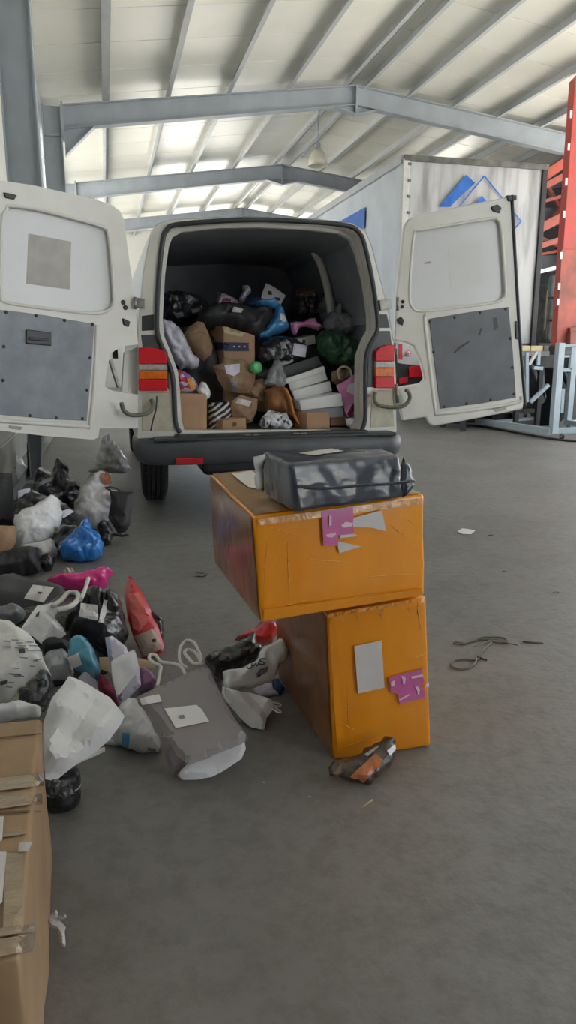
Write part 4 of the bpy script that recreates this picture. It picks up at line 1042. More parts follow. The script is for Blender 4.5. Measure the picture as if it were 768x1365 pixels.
M_FLORAL = pattern('black_white_print', (.62, .64, .68), (.06, .06, .07), 45, (.45, .47, .5))
M_ZEBRA = stripes('zebra_print', (.02, .02, .025), (.62, .62, .64), 9)
def vb(name, label, cat, m, px, Y, tilt=8, **k):
    zc = max(p[1] for p in px)
    return bag(name, label, cat, m, px, o=ony(350, zc, Y), tilt=tilt, zmin=LF, xmax=2.06, xmin=.33, **k)

# sacks heaped against the bulkhead: the dark mass the rest lies on
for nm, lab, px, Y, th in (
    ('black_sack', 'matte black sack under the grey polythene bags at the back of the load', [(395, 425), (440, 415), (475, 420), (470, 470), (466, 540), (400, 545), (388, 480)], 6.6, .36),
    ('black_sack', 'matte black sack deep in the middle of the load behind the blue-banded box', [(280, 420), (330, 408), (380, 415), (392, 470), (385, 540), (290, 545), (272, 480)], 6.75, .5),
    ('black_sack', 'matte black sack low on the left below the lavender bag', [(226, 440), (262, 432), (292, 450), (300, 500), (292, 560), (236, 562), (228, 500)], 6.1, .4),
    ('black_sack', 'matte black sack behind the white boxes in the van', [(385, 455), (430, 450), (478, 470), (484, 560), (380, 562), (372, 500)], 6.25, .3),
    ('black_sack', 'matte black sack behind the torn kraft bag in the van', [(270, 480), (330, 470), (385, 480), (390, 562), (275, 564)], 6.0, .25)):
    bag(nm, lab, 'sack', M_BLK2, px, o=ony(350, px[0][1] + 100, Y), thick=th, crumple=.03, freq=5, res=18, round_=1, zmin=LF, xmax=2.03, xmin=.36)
s1 = vb('garbage_bag', 'big shiny black bin bag at the upper left of the load', 'bag', M_BLK, [(212, 392), (230, 387), (252, 390), (272, 398), (282, 410), (279, 428), (262, 440), (240, 440), (220, 436), (212, 428)], 6.4, thick=.35, crumple=.03, freq=9, round_=1, res=30)
for q in ([(245, 394), (255, 393), (259, 398), (249, 399)], [(254, 412), (266, 410), (268, 414), (257, 418)], [(232, 418), (243, 416), (245, 421), (236, 424)]):
    decal('grey_mark', M_GPOLY, q, s1, off=.006, parent=s1)
s2 = vb('patterned_packet', 'red and white patterned packet on top of the load', 'packet', M_REDPAT, [(289, 400), (291, 389), (304, 392), (316, 399), (328, 407), (322, 411), (300, 408), (286, 408)], 6.5, thick=.1, crumple=.02, freq=14)
s3 = vb('knotted_bag', 'small white knotted bag neck sticking up on the load', 'bag', M_LAV, [(318, 398), (324, 388), (324, 381), (331, 380), (335, 389), (330, 394), (327, 403), (320, 401)], 6.45, thick=.08, crumple=.012, freq=14)
s4 = vb('navy_bag', 'dark navy bag beside the sky blue bag on the load', 'bag', M_NAVY, [(324, 404), (334, 396), (346, 393), (356, 398), (362, 412), (345, 418), (328, 412)], 6.35, thick=.16, crumple=.02)
s5 = vb('sky_blue_bag', 'sky blue plastic bag with white spots near the top of the load', 'bag', M_SKY, [(338, 404), (350, 400), (366, 400), (376, 410), (382, 425), (385, 440), (374, 444), (360, 450), (342, 455), (340, 448), (352, 440), (362, 425), (366, 414), (352, 412)], 6.0, thick=.2, crumple=.02, freq=9, res=28, tilt=15)
decal('white_spot', M_WPOLY, [(374, 417), (379, 419), (382, 428), (378, 430), (373, 425)], s5, off=.006, parent=s5)
s6 = vb('printed_leaflet_bag', 'white paper packet with dark prints on top of the load', 'packet', M_WPAP, [(350, 390), (355, 377), (368, 384), (381, 394), (374, 407), (362, 402), (348, 399)], 6.2, tilt=25, thick=.05, crumple=.008, facet=True)
for q in ([(357, 388), (362, 388), (363, 393), (358, 393)], [(366, 396), (373, 397), (373, 401), (367, 400)]): decal('dark_print', M_DKB, q, s6, off=.005, parent=s6)
s7 = vb('black_jacket_bag', 'large matte black bag draped across the middle of the load', 'bag', M_BLK2, [(262, 424), (270, 412), (284, 406), (300, 405), (318, 407), (336, 410), (352, 411), (366, 413), (364, 424), (356, 438), (344, 452), (330, 449), (316, 440), (296, 436), (280, 438), (266, 436)], 5.95, thick=.26, crumple=.02, freq=7, res=28, tilt=25)
decal('white_label', M_PAPER, [(312, 409), (325, 412), (322, 417), (309, 416)], s7, off=.006, parent=s7)
s8 = vb('lavender_bag', 'long lavender white bag down the left side of the opening', 'bag', M_LAV, [(212, 428), (218, 425), (228, 428), (240, 436), (244, 445), (250, 458), (258, 470), (265, 478), (264, 488), (256, 494), (248, 490), (240, 493), (232, 482), (224, 466), (214, 448)], 5.75, thick=.16, crumple=.02, freq=8, res=30, fold=.01)
s9 = vb('kraft_bag', 'folded brown kraft bag leaning against the lavender bag', 'bag', M_KRAFT, [(244, 447), (250, 437), (263, 428), (272, 430), (278, 444), (284, 462), (282, 472), (272, 481), (262, 474), (252, 462)], 5.85, thick=.14, crumple=.014, facet=True, res=8)
tube('fold', M_KRAFT, smooth_path([ony(*p, 5.74) for p in [(251, 441), (258, 446), (268, 442), (276, 446)]], 3), .006, s9)
# banded box
s10 = front_box('cardboard_box', M_KRAFT2, (298, 434), (340, 447), (341, 545), (300, 545), 5.85, .3, yaw=-20, rad=.008, n=5, wob=.003, label='tall brown box with a navy tape band in the middle of the load', cat='box')
decal('navy_band', mat('navy_tape', (.02, .03, .08), .4), [(281, 456), (300, 456), (340, 457), (340, 468), (301, 468), (283, 466)], s10, off=.005, parent=s10)
decal('pale_tape', mat('pale_yellow_tape', (.55, .50, .30), .4), [(297, 436), (316, 437), (326, 445), (322, 449), (300, 444)], s10, off=.005, parent=s10)
for x in (312, 319, 326): decal('tape_dot', M_LAV, [(x - 1, 461), (x + 1, 461), (x + 1, 463), (x - 1, 463)], s10, off=.008, parent=s10)
s11 = vb('torn_kraft_bag', 'torn brown kraft bag with a white label below the banded box', 'bag', M_KRAFT, [(284, 488), (296, 484), (300, 476), (312, 480), (326, 478), (341, 494), (340, 508), (333, 524), (318, 524), (300, 521), (292, 508)], 5.62, thick=.2, crumple=.015, facet=True, res=9)
decal('white_label', M_LAV, [(299, 487), (320, 485), (320, 496), (312, 502), (302, 498)], s11, off=.006, parent=s11)
decal('grey_label', M_GPOLY, [(307, 505), (315, 505), (316, 520), (310, 521)], s11, off=.006, parent=s11)
vb('green_pouch', 'small bright green pouch in the middle of the load', 'pouch', M_LGRN, [(333, 485), (340, 480), (349, 484), (350, 494), (342, 499), (334, 495)], 5.55, thick=.08, crumple=.006, round_=1)
s12 = vb('printed_packet', 'packet with red, purple and white print above the left carton', 'packet', M_CARTOON, [(232, 492), (246, 496), (258, 503), (266, 518), (250, 524), (234, 522)], 5.5, thick=.1, crumple=.01, freq=14)
decal('orange_print', mat('print_orange', (.75, .33, .06), .5), [(249, 505), (255, 504), (262, 517), (254, 518)], s12, off=.006, parent=s12)
vb('white_packet', 'crushed white packet right of the left carton', 'packet', M_WPOLY, [(262, 520), (268, 508), (274, 510), (281, 522), (279, 531), (272, 534)], 5.48, thick=.07, crumple=.01)
front_box('cardboard_box', M_KRAFT2, (237, 524), (276, 526), (276, 576), (240, 577), 5.36, .24, rad=.006, n=5, wob=.003, label='plain square brown carton at the left corner of the van floor', cat='box', yaw=-4)
s13 = vb('zebra_packet', 'black and white striped packet beside the left carton', 'packet', M_ZEBRA, [(277, 538), (290, 536), (306, 535), (310, 548), (304, 566), (290, 574), (278, 574)], 5.5, thick=.12, crumple=.012)
s14 = front_box('cardboard_box', M_KRAFT2, (297, 560), (328, 557), (329, 572), (297, 574), 5.38, .14, yaw=-28, rad=.004, n=4, label='low brown carton with a dark round mark near the sill', cat='box')
decal('round_mark', mat('mark_brown', (.12, .05, .03), .6), [(310, 563), (314, 562), (316, 565), (314, 569), (310, 568)], s14, off=.004, parent=s14, round_=1)
s15 = vb('kraft_parcel', 'crumpled brown paper parcel with a pale label at the front of the load', 'parcel', M_KRAFT, [(309, 535), (320, 526), (332, 529), (344, 532), (342, 548), (336, 563), (326, 565), (312, 557), (307, 546)], 5.47, thick=.14, crumple=.012, facet=True, res=8)
decal('pale_label', M_PAPER, [(318, 531), (336, 535), (332, 542), (314, 537)], s15, off=.006, parent=s15)
s16 = vb('paper_heap', 'crushed brown packing paper behind the kraft parcel', 'paper', M_KRAFT, [(322, 520), (334, 508), (350, 504), (362, 516), (366, 534), (358, 550), (344, 548), (330, 532)], 5.66, thick=.18, crumple=.025, facet=True, res=10)
s17 = vb('rust_garment', 'rust orange garment in clear film at the front of the load', 'garment', M_RUSTC, [(352, 520), (366, 513), (380, 516), (388, 530), (394, 548), (401, 563), (396, 569), (384, 560), (370, 552), (354, 548)], 5.52, thick=.14, crumple=.012, freq=10, fold=.008)
tube('orange_edge', mat('orange_trim', (.55, .20, .03), .4), smooth_path([ony(*p, 5.44) for p in [(381, 518), (388, 534), (391, 550), (399, 566)]], 4), .012, s17)
s18 = vb('patterned_bag', 'black and white patterned bag at the middle of the van sill', 'bag', M_FLORAL, [(344, 566), (350, 556), (358, 546), (372, 549), (384, 552), (391, 566), (386, 572), (366, 571), (350, 571)], 5.36, thick=.1, crumple=.015, freq=16)
decal('white_tag', M_WPOLY, [(348, 543), (362, 544), (360, 554), (352, 556)], s18, off=.008, parent=s18)
# right side boxes
front_box('cardboard_box', M_KRAFT2, (409, 550), (440, 549), (440, 571), (410, 572), 5.36, .16, yaw=-24, rad=.004, n=4, label='small brown carton under the grey shoe box at right', cat='box')
front_box('cardboard_box', M_KRAFT2, (441, 556), (461, 555), (461, 567), (441, 568), 5.48, .14, rad=.004, n=4, label='little brown carton tucked at the right of the small carton', cat='box')
front_box('shoe_box', M_BOXG, (402, 546), (458, 542), (458, 556), (404, 559), 5.44, .2, yaw=-12, rad=.004, n=4, label='grey shoe box under the lowest white box', cat='box')
front_box('shoe_box', M_BOXW, (399, 534), (455, 524), (458, 541), (402, 547), 5.42, .24, yaw=-6, rad=.004, n=4, label='lowest white shoe box, resting on the grey one', cat='box')
front_box('shoe_box', M_BOXW, (389, 521), (440, 508), (443, 521), (394, 535), 5.56, .24, yaw=10, rad=.004, n=4, label='middle white shoe box of the tilted three', cat='box')
s19 = front_box('shoe_box', M_BOXW, (384, 510), (433, 494), (437, 506), (388, 522), 5.62, .24, yaw=14, rad=.004, n=4, label='topmost white shoe box with an overhanging lid', cat='box')
front_box('lid', M_BOXW, (380, 505), (432, 488), (434, 495), (382, 512), 5.605, .26, yaw=14, rad=.003, n=3, parent=s19)
front_box('shoe_box', M_DKB, (370, 492), (424, 474), (430, 487), (374, 506), 5.75, .25, yaw=10, rad=.004, n=4, label='tilted charcoal shoe box above the white boxes', cat='box')
s20 = front_box('shoe_box', M_BOXW, (394, 452), (420, 446), (421, 458), (397, 463), 6.0, .25, yaw=-8, rad=.004, n=4, label='pale box with a round dark mark below the pink pack', cat='box')
decal('round_mark', M_DKB, [(403, 453), (406, 452), (408, 455), (406, 458), (403, 457)], s20, off=.004, parent=s20, round_=1)
s21 = vb('black_bag', 'glossy black bag with a square white label right of centre', 'bag', M_BLK, [(344, 462), (356, 454), (372, 446), (388, 448), (402, 456), (418, 464), (412, 478), (392, 486), (368, 490), (350, 488), (344, 476)], 5.82, thick=.18, crumple=.02, res=26)
decal('white_label', M_LAV, [(392, 458), (409, 461), (407, 476), (390, 473)], s21, off=.008, parent=s21)
decal('pale_label', M_GPOLY, [(373, 457), (381, 456), (381, 464), (375, 465)], s21, off=.006, parent=s21)
vb('grey_wrap', 'crumpled grey translucent bag below the black labelled bag', 'bag', M_GPOLY, [(352, 512), (358, 496), (364, 482), (370, 478), (376, 482), (392, 478), (392, 482), (378, 490), (382, 508), (380, 520), (360, 518)], 5.6, thick=.1, crumple=.014)
s22 = vb('pink_pack', 'shiny pink packet high on the load', 'packet', M_PINK, [(387, 430), (398, 429), (410, 426), (421, 422), (424, 431), (431, 436), (424, 440), (410, 436), (400, 437), (394, 447), (389, 442)], 5.95, thick=.08, crumple=.02, freq=12)
s23 = vb('black_wrapped_block', 'black film-wrapped block with a brown top at the back', 'parcel', M_BLK, [(388, 394), (392, 386), (408, 382), (422, 386), (424, 400), (422, 424), (404, 428), (389, 426)], 6.3, thick=.25, crumple=.02, res=24)
decal('brown_top', mat('brown_film', (.13, .07, .05), .4), [(393, 388), (408, 383), (420, 388), (418, 394), (396, 395)], s23, off=.006, parent=s23)
s24 = vb('grey_carton_bag', 'upright grey film bag holding a pale board, back right', 'bag', M_GPOLY, [(423, 404), (430, 391), (440, 388), (453, 383), (455, 398), (454, 418), (444, 432), (430, 430), (424, 420)], 6.35, thick=.14, crumple=.012)
decal('pale_board', mat('pale_board_card', (.36, .36, .37), .5), [(441, 388), (453, 384), (454, 410), (443, 415)], s24, off=.008, parent=s24)
vb('knotted_grey_bag', 'silvery grey knotted bag above the green bag', 'bag', M_GPOLY, [(432, 424), (438, 418), (447, 414), (447, 404), (454, 403), (456, 415), (468, 420), (474, 430), (472, 444), (456, 448), (438, 446), (431, 436)], 6.0, thick=.2, crumple=.014)
s25 = vb('green_bag', 'big dark green plastic bag against the right side of the van', 'bag', M_GRN, [(421, 452), (426, 442), (438, 438), (452, 441), (464, 446), (478, 454), (487, 458), (484, 474), (482, 486), (466, 490), (446, 489), (432, 480), (424, 470)], 5.8, thick=.26, crumple=.022, res=30, round_=1)
s26 = vb('pink_gift_bag', 'pink carrier bag with a white print and maroon lining at the right', 'bag', M_PINK, [(448, 514), (460, 508), (478, 495), (484, 502), (483, 540), (474, 550), (464, 557), (460, 548), (456, 530)], 5.46, thick=.1, crumple=.01, facet=True, res=9)
decal('white_print', M_WPOLY, [(464, 514), (470, 510), (478, 516), (477, 524), (470, 526), (462, 522)], s26, off=.006, parent=s26)
decal('maroon_lining', M_MAR, [(482, 532), (483, 544), (470, 554), (462, 555), (468, 542), (474, 534)], s26, off=.006, parent=s26)
s27 = vb('kraft_carrier_bag', 'small kraft carrier bag behind the pink bag', 'bag', M_KRAFT, [(442, 496), (452, 492), (470, 494), (468, 506), (450, 514), (442, 508)], 5.62, thick=.1, crumple=.008, facet=True)
tube('handle', mat('cream_cord', (.62, .56, .44), .6), smooth_path([ony(*p, 5.55) for p in [(453, 505), (451, 496), (454, 490), (461, 489), (467, 493), (469, 502)]], 4), .009, s27)
vb('white_wrap', 'crumpled white film in the right corner of the van floor', 'wrap', M_WPOLY, [(461, 558), (472, 556), (480, 560), (478, 568), (470, 571), (462, 567)], 5.38, thick=.06, crumple=.012, freq=20)

# ------------------------------------------------------------------ heap on the floor, left
M_CLRB = mat('clear_grey_bag', (.80, .80, .81), .3, coat=.4, bump=.3, bscale=10, kind='crumple', col2=(.66, .66, .67), vscale=6)
M_MAG = mat('magenta_film', (.72, .02, .25), .25, coat=.6, bump=.25, bscale=12, kind='crumple')
M_REDB = mat('red_paper_bag', (.68, .045, .05), .35, coat=.4, var=.1, vscale=10)
M_GREYBAG = mat('taupe_grey_paper', (.29, .265, .27), .45, var=.08, vscale=6, coat=.2, bump=.08, bscale=12, kind='crumple')
M_ROPE = mat('white_rope', (.72, .70, .66), .6)
M_NEWS = mat('newsprint_white', (.72, .71, .67), .5, bump=.1, bscale=30, kind='crumple', coat=.2)
M_LBL = mat('floor_label_white', (.82, .81, .80), .5)
M_TAN = mat('tan_paper', (.45, .33, .20), .6)
M_AQUA = mat('aqua_film', (.10, .38, .52), .25, coat=.6, bump=.3, bscale=14, kind='crumple')
M_PUR = mat('purple_film', (.28, .12, .26), .35, coat=.3)
def fl(name, label, cat, m, px, base, tilt=35, **k):
    k.setdefault('zmin', 0); k.setdefault('xmin', -.80)
    return bag(name, label, cat, m, px, base=base, tilt=tilt, **k)
# far part
fl('black_bin_bag', 'black bin bag at the far back of the floor heap by the wall', 'bag', M_BLK, [(-14, 592), (4, 590), (12, 602), (34, 612), (36, 626), (10, 640), (-14, 640)], (10, 640), 20, thick=.4, crumple=.03, round_=1)
fl('white_carrier_bag', 'white carrier bag at the back of the floor heap', 'bag', M_WPOLY, [(-4, 622), (6, 610), (20, 606), (30, 612), (36, 624), (26, 640), (10, 644)], (14, 650, .1), 25, thick=.2, crumple=.02)
g1 = fl('clear_grey_bag', 'pale translucent bag standing up with a pinched top behind the heap', 'bag', M_CLRB, [(138, 582), (144, 578), (152, 590), (166, 606), (174, 624), (168, 631), (150, 631), (128, 636), (118, 628), (128, 610), (134, 594)], (150, 640, .05), 8, thick=.25, crumple=.03, freq=6, res=28)
g2 = fl('grey_white_bag', 'long grey white plastic bag sloping to the tyre, salmon print on its neck', 'bag', M_CLRB, [(112, 642), (120, 634), (130, 628), (146, 632), (148, 642), (142, 652), (160, 655), (160, 668), (148, 690), (138, 702), (122, 706), (96, 692), (100, 668)], (130, 706), 30, thick=.28, crumple=.03, freq=7, res=30)
decal('salmon_print', mat('salmon', (.60, .22, .13), .5, var=.4, vscale=30), [(133, 634), (139, 629), (144, 631), (149, 630), (151, 638), (147, 646), (140, 646), (134, 641)], g2, off=.01, parent=g2)
decal('salmon_print', MATS['salmon'], [(119, 626), (124, 623), (126, 634), (121, 634)], g2, off=.01, parent=g2)
g3 = fl('black_carrier_bag', 'black paper carrier with a handle at the right end of the heap', 'bag', M_BLK2, [(146, 654), (160, 655), (177, 656), (177, 674), (173, 700), (168, 708), (158, 712), (150, 700), (144, 690), (148, 668)], (160, 714), 20, thick=.16, crumple=.015, facet=True)
tube('handle', M_RUB, smooth_path([onp(*p, onz(160, 714), Vector((0, -1, 0))) for p in [(148, 654), (140, 650), (152, 650), (160, 655)]], 3), .006, g3)
fl('black_strap_bag', 'small crushed black bag between the blue bag and the black carrier', 'bag', M_BLK, [(130, 700), (138, 692), (146, 698), (152, 710), (172, 712), (168, 716), (150, 716), (148, 726), (138, 728), (132, 716)], (142, 728), 30, thick=.12, crumple=.02)
g4 = fl('black_bin_bag', 'shiny black bin bag with a tied ear in the far heap', 'bag', M_BLK, [(44, 630), (56, 624), (70, 632), (74, 616), (82, 613), (90, 620), (94, 640), (106, 642), (114, 664), (108, 676), (96, 684), (70, 682), (46, 668)], (80, 690), 25, thick=.4, crumple=.045, freq=7, res=34)
decal('silver_band', M_GPOLY, [(46, 646), (70, 634), (72, 638), (50, 650)], g4, off=.01, parent=g4)
decal('silver_band', M_GPOLY, [(54, 664), (84, 656), (84, 660), (58, 670)], g4, off=.01, parent=g4)
g5 = fl('charcoal_box_bag', 'upright charcoal carrier at the left edge of the far heap', 'bag', M_DKB, [(-20, 628), (16, 631), (18, 660), (22, 700), (-20, 706)], (4, 712), 15, thick=.3, crumple=.012, facet=True)
fl('white_tag', 'white card tag leaning beside the charcoal carrier', 'tag', M_LAV, [(24, 654), (40, 650), (41, 668), (24, 671)], (32, 700, .12), 15, thick=.02, crumple=.002, facet=True)
fl('black_bin_bag', 'dull black bag beneath the large white bag', 'bag', M_BLK, [(20, 668), (44, 656), (84, 668), (100, 684), (96, 704), (76, 720), (40, 716), (16, 700)], (70, 722), 30, thick=.3, crumple=.04, res=28)
g6 = fl('white_plastic_bag', 'large crumpled white plastic bag in the far heap', 'bag', M_WPOLY, [(18, 690), (40, 680), (58, 668), (70, 662), (80, 668), (83, 684), (78, 706), (70, 718), (54, 726), (28, 730), (20, 712)], (50, 738, .03), 40, thick=.22, crumple=.03, freq=6, res=30)
fl('lavender_tag', 'small lavender white card between white bag and blue bag', 'tag', M_LAV, [(80, 682), (92, 678), (99, 682), (84, 691)], (90, 708, .12), 40, thick=.02, crumple=.002, facet=True)
fl('grey_cloth_bag', 'pale grey bag under the large white bag', 'bag', M_CLRB, [(24, 728), (50, 724), (70, 718), (78, 732), (76, 742), (60, 746), (44, 738), (26, 734)], (60, 748), 35, thick=.14, crumple=.012, fold=.006)
g7 = fl('blue_plastic_bag', 'bright blue plastic bag on the concrete in front of the heap', 'bag', M_BLU, [(76, 730), (92, 716), (104, 704), (114, 693), (122, 696), (124, 706), (134, 714), (139, 728), (136, 740), (124, 748), (104, 749), (84, 744)], (106, 751), 35, thick=.22, crumple=.03, freq=9, res=34)
fl('navy_scrap_bag', 'dark bag under the blue plastic bag', 'bag', M_BLK, [(72, 712), (86, 700), (104, 702), (112, 712), (96, 730), (76, 742), (68, 730)], (88, 742), 30, thick=.2, crumple=.02)
fl('cardboard_box', 'torn brown cardboard box at the left edge above the grey box', 'box', M_KRAFT2, [(-16, 700), (20, 701), (22, 722), (10, 742), (-16, 756)], (4, 758), 35, thick=.2, crumple=.01, facet=True)
fl('black_tote', 'matte black tote lying under the torn cardboard box', 'bag', M_BLK2, [(-10, 742), (12, 736), (36, 731), (50, 732), (53, 746), (52, 762), (20, 770), (-10, 772)], (24, 772), 40, thick=.2, crumple=.015)
fl('black_scrap_bag', 'crumpled little black bag left of the magenta bag', 'bag', M_BLK, [(54, 742), (64, 738), (74, 746), (70, 758), (60, 762), (54, 756)], (64, 763), 40, thick=.1, crumple=.02)
fl('beige_scrap', 'small beige crumpled paper behind the magenta bag', 'paper', M_TAN if False else mat('beige_paper', (.5, .44, .36), .6), [(84, 762), (88, 757), (96, 757), (100, 762), (94, 766), (88, 766)], (92, 767), 45, thick=.05, crumple=.01, facet=True)
# near part
g8 = fl('magenta_bag', 'magenta plastic bag on the floor behind the labelled black bag', 'bag', M_MAG, [(60, 778), (76, 768), (100, 765), (124, 760), (144, 757), (150, 764), (144, 774), (136, 788), (118, 791), (90, 788)], (120, 800), 40, thick=.18, crumple=.02, res=28)
fl('black_heap_bag', 'broad black bag at the bottom of the near heap', 'bag', M_BLK, [(-20, 822), (40, 812), (110, 812), (156, 838), (160, 866), (140, 900), (60, 930), (-20, 930)], (90, 905), 66, thick=.14, crumple=.03, res=28)
g9 = fl('charcoal_carrier', 'folded charcoal carrier with a square white label, near heap', 'bag', M_DKB, [(-16, 772), (18, 764), (40, 770), (68, 776), (88, 784), (78, 794), (58, 806), (30, 812), (-16, 806)], (40, 822, .12), 60, thick=.12, crumple=.012, facet=True, res=9)
decal('white_label', M_LBL, [(44, 780), (72, 783), (58, 803), (32, 798)], g9, off=.004, parent=g9); decal('black_print', M_RUB, [(51, 789), (57, 790), (54, 792), (50, 791)], g9, off=.006, parent=g9)
g10 = fl('black_plastic_bag', 'glossy black bag with a white label and strip in the near heap', 'bag', M_BLK, [(96, 808), (104, 796), (120, 790), (142, 793), (160, 802), (168, 822), (170, 850), (160, 868), (142, 876), (118, 868), (96, 856), (86, 836)], (130, 884, .04), 50, thick=.26, crumple=.035, freq=8, res=34)
decal('white_label', M_LBL, [(107, 804), (131, 807), (130, 827), (106, 822)], g10, off=.006, parent=g10); decal('white_strip', M_LBL, [(138, 800), (144, 800), (138, 830), (131, 829)], g10, off=.006, parent=g10)
tube('white_tie', M_ROPE, smooth_path([onz(*p, .34) for p in [(118, 771), (114, 784), (108, 799)]], 4), .008, g10)
g11 = fl('grey_ball_bag', 'rounded dark grey bag left of the white handled bag', 'bag', M_GPOLY, [(-12, 820), (6, 814), (28, 812), (37, 820), (32, 832), (16, 840), (-12, 838)], (10, 850, .12), 50, thick=.16, crumple=.008, round_=1)
g12 = fl('white_handled_bag', 'small white carrier with thick white rope handles', 'bag', M_WPAP, [(28, 838), (38, 822), (50, 806), (72, 804), (80, 812), (72, 822), (84, 836), (88, 846), (74, 856), (58, 862), (44, 848)], (56, 868, .14), 55, thick=.12, crumple=.015, facet=True, res=9)
tube('rope_handle', M_ROPE, smooth_path([onz(*p, .30) for p in [(70, 808), (82, 800), (90, 791), (101, 790), (105, 796), (100, 804), (90, 810), (76, 813)]], 4), .010, g12)
decal('black_print', M_RUB, [(49, 819), (53, 816), (52, 822), (48, 823)], g12, off=.006, parent=g12)
g13 = fl('red_paper_bag', 'red paper bag lying open with a tan base panel', 'bag', M_REDB, [(166, 792), (170, 770), (174, 768), (180, 778), (190, 790), (202, 814), (212, 838), (219, 862), (216, 870), (196, 878), (190, 876), (178, 850), (170, 824)], (198, 880), 45, thick=.14, crumple=.008, facet=True, res=9)
decal('tan_base_panel', mat('base_tan', (.52, .42, .36), .6), [(180, 848), (206, 838), (215, 864), (192, 875)], g13, off=.006, parent=g13)
decal('inner_red', mat('inner_salmon', (.78, .16, .14), .4, coat=.4), [(172, 792), (184, 790), (198, 828), (186, 842), (178, 838)], g13, off=.006, parent=g13)
decal('dark_print', M_RUB, [(202, 853), (207, 852), (208, 856), (203, 857)], g13, off=.009, parent=g13)
fl('black_scrap_bag', 'black bag peeping out behind the red paper bag', 'bag', M_BLK, [(196, 812), (208, 816), (218, 828), (220, 848), (214, 858), (204, 850)], (212, 862), 30, thick=.14, crumple=.012)
fl('grey_silver_bag', 'silvery grey bag left of the aqua bag', 'bag', M_CLRB, [(58, 876), (70, 870), (90, 868), (96, 884), (100, 898), (84, 904), (66, 905)], (80, 914, .04), 45, thick=.14, crumple=.012, fold=.008)
fl('black_scrap_bag', 'black bag above the silvery grey bag', 'bag', M_BLK2, [(54, 860), (76, 854), (92, 856), (92, 872), (60, 876)], (76, 892, .1), 45, thick=.14, crumple=.012)
g14 = fl('newsprint_bag', 'large white bag covered in fine print at the left edge', 'bag', M_NEWS, [(-20, 838), (4, 838), (26, 842), (44, 852), (54, 868), (62, 892), (66, 904), (54, 908), (36, 924), (14, 940), (-20, 950)], (24, 958, .1), 55, thick=.24, crumple=.014, freq=5, res=26)
for k in range(26):
    x = random.uniform(0, 46); y = 850 + random.uniform(0, 66); L = random.uniform(6, 16)
    if y > 905 - (x - 20) * .2 and x > 30: continue
    decal('print_line', M_GPOLY, [(x, y), (x + L, y + .5), (x + L, y + 1.9), (x, y + 1.4)], g14, off=.005, parent=g14, step=4, thick=.0005)
for q in ([(26, 866), (33, 866), (33, 871), (26, 871)], [(0, 908), (9, 906), (8, 911), (1, 913)]): decal('dark_print', M_DKB, q, g14, off=.006, parent=g14)
decal('yellow_edge', mat('pale_yellow_edge', (.60, .58, .42), .5), [(56, 896), (44, 904), (12, 934), (10, 938), (24, 930), (48, 908)], g14, off=.006, parent=g14)
g15 = fl('black_clear_bag', 'crinkled black and clear film bag beside the printed white bag', 'bag', pattern('dark_clear_film', (.05, .05, .055), (.25, .25, .25), 40, (.12, .12, .12), .2), [(20, 934), (34, 922), (50, 906), (58, 898), (70, 906), (74, 914), (66, 930), (62, 942), (44, 944), (26, 940)], (50, 962, .08), 55, thick=.14, crumple=.03, freq=14, res=24)
fl('pale_film_wrap', 'pale crinkled film wrap above the brown box edge', 'wrap', M_CLRB, [(-10, 946), (12, 940), (30, 938), (54, 944), (52, 952), (20, 956), (-10, 960)], (20, 990, .2), 50, thick=.08, crumple=.012)
g16 = fl('aqua_bag', 'aqua blue film bag with a small white label', 'bag', M_AQUA, [(90, 868), (94, 856), (108, 851), (120, 856), (126, 870), (134, 888), (134, 906), (120, 902), (104, 896), (92, 884)], (116, 916, .08), 45, thick=.16, crumple=.012, round_=1)
decal('white_label', M_LBL, [(91, 876), (105, 870), (110, 885), (97, 891)], g16, off=.008, parent=g16)
fl('lavender_card_bag', 'thin grey lavender card bag leaning between aqua and maroon', 'bag', M_LAV, [(108, 900), (118, 886), (126, 900), (132, 922), (118, 916), (104, 904)], (120, 930, .05), 45, thick=.04, crumple=.005, facet=True)
fl('maroon_bag', 'maroon red bag wedged beside the white card bag', 'bag', M_MAR, [(129, 902), (142, 908), (156, 924), (158, 940), (144, 936), (132, 922)], (146, 950, .02), 50, thick=.12, crumple=.01)
g17 = fl('white_card_bag', 'upright white and lavender card bag with an open top', 'bag', M_LAV, [(140, 850), (150, 848), (168, 862), (172, 872), (180, 866), (186, 892), (188, 914), (172, 930), (160, 938), (152, 920), (146, 888)], (166, 944), 35, thick=.12, crumple=.008, facet=True, R=.2)
fl('white_card', 'flat white card sheet lying against the lavender card bag', 'card', M_WPAP, [(148, 882), (160, 874), (178, 866), (186, 892), (170, 912), (156, 930), (150, 904)], (168, 966), 35, thick=.03, crumple=.003, facet=True)
fl('purple_bag', 'muted purple film bag behind the grey shopping bag', 'bag', M_PUR, [(182, 894), (192, 888), (204, 896), (210, 908), (204, 918), (188, 922)], (198, 926), 40, thick=.1, crumple=.01)
fl('tan_paper', 'flat tan kraft sheet under the red bag', 'paper', M_TAN, [(132, 876), (146, 876), (180, 876), (212, 884), (206, 890), (180, 890), (150, 898), (134, 892)], (172, 912, .03), 70, thick=.02, crumple=.005, facet=True)
fl('printed_grey_pack', 'white film pack with a blue stripe label beside the grey shopping bag', 'packet', M_WPOLY, [(158, 942), (170, 934), (184, 934), (200, 962), (212, 986), (214, 1004), (196, 1003), (166, 996), (148, 984), (154, 960)], (184, 1006), 55, thick=.12, crumple=.016, res=26)
g18 = bpy.data.objects['printed_grey_pack']
decal('blue_stripe', M_SKY, [(164, 976), (173, 978), (172, 997), (163, 994)], g18, off=.006, parent=g18); decal('white_label', M_LBL, [(174, 978), (212, 992), (212, 1003), (173, 996)], g18, off=.006, parent=g18)
decal('grey_print', M_BOXG, [(197, 995), (208, 997), (208, 1001), (197, 999)], g18, off=.009, parent=g18)
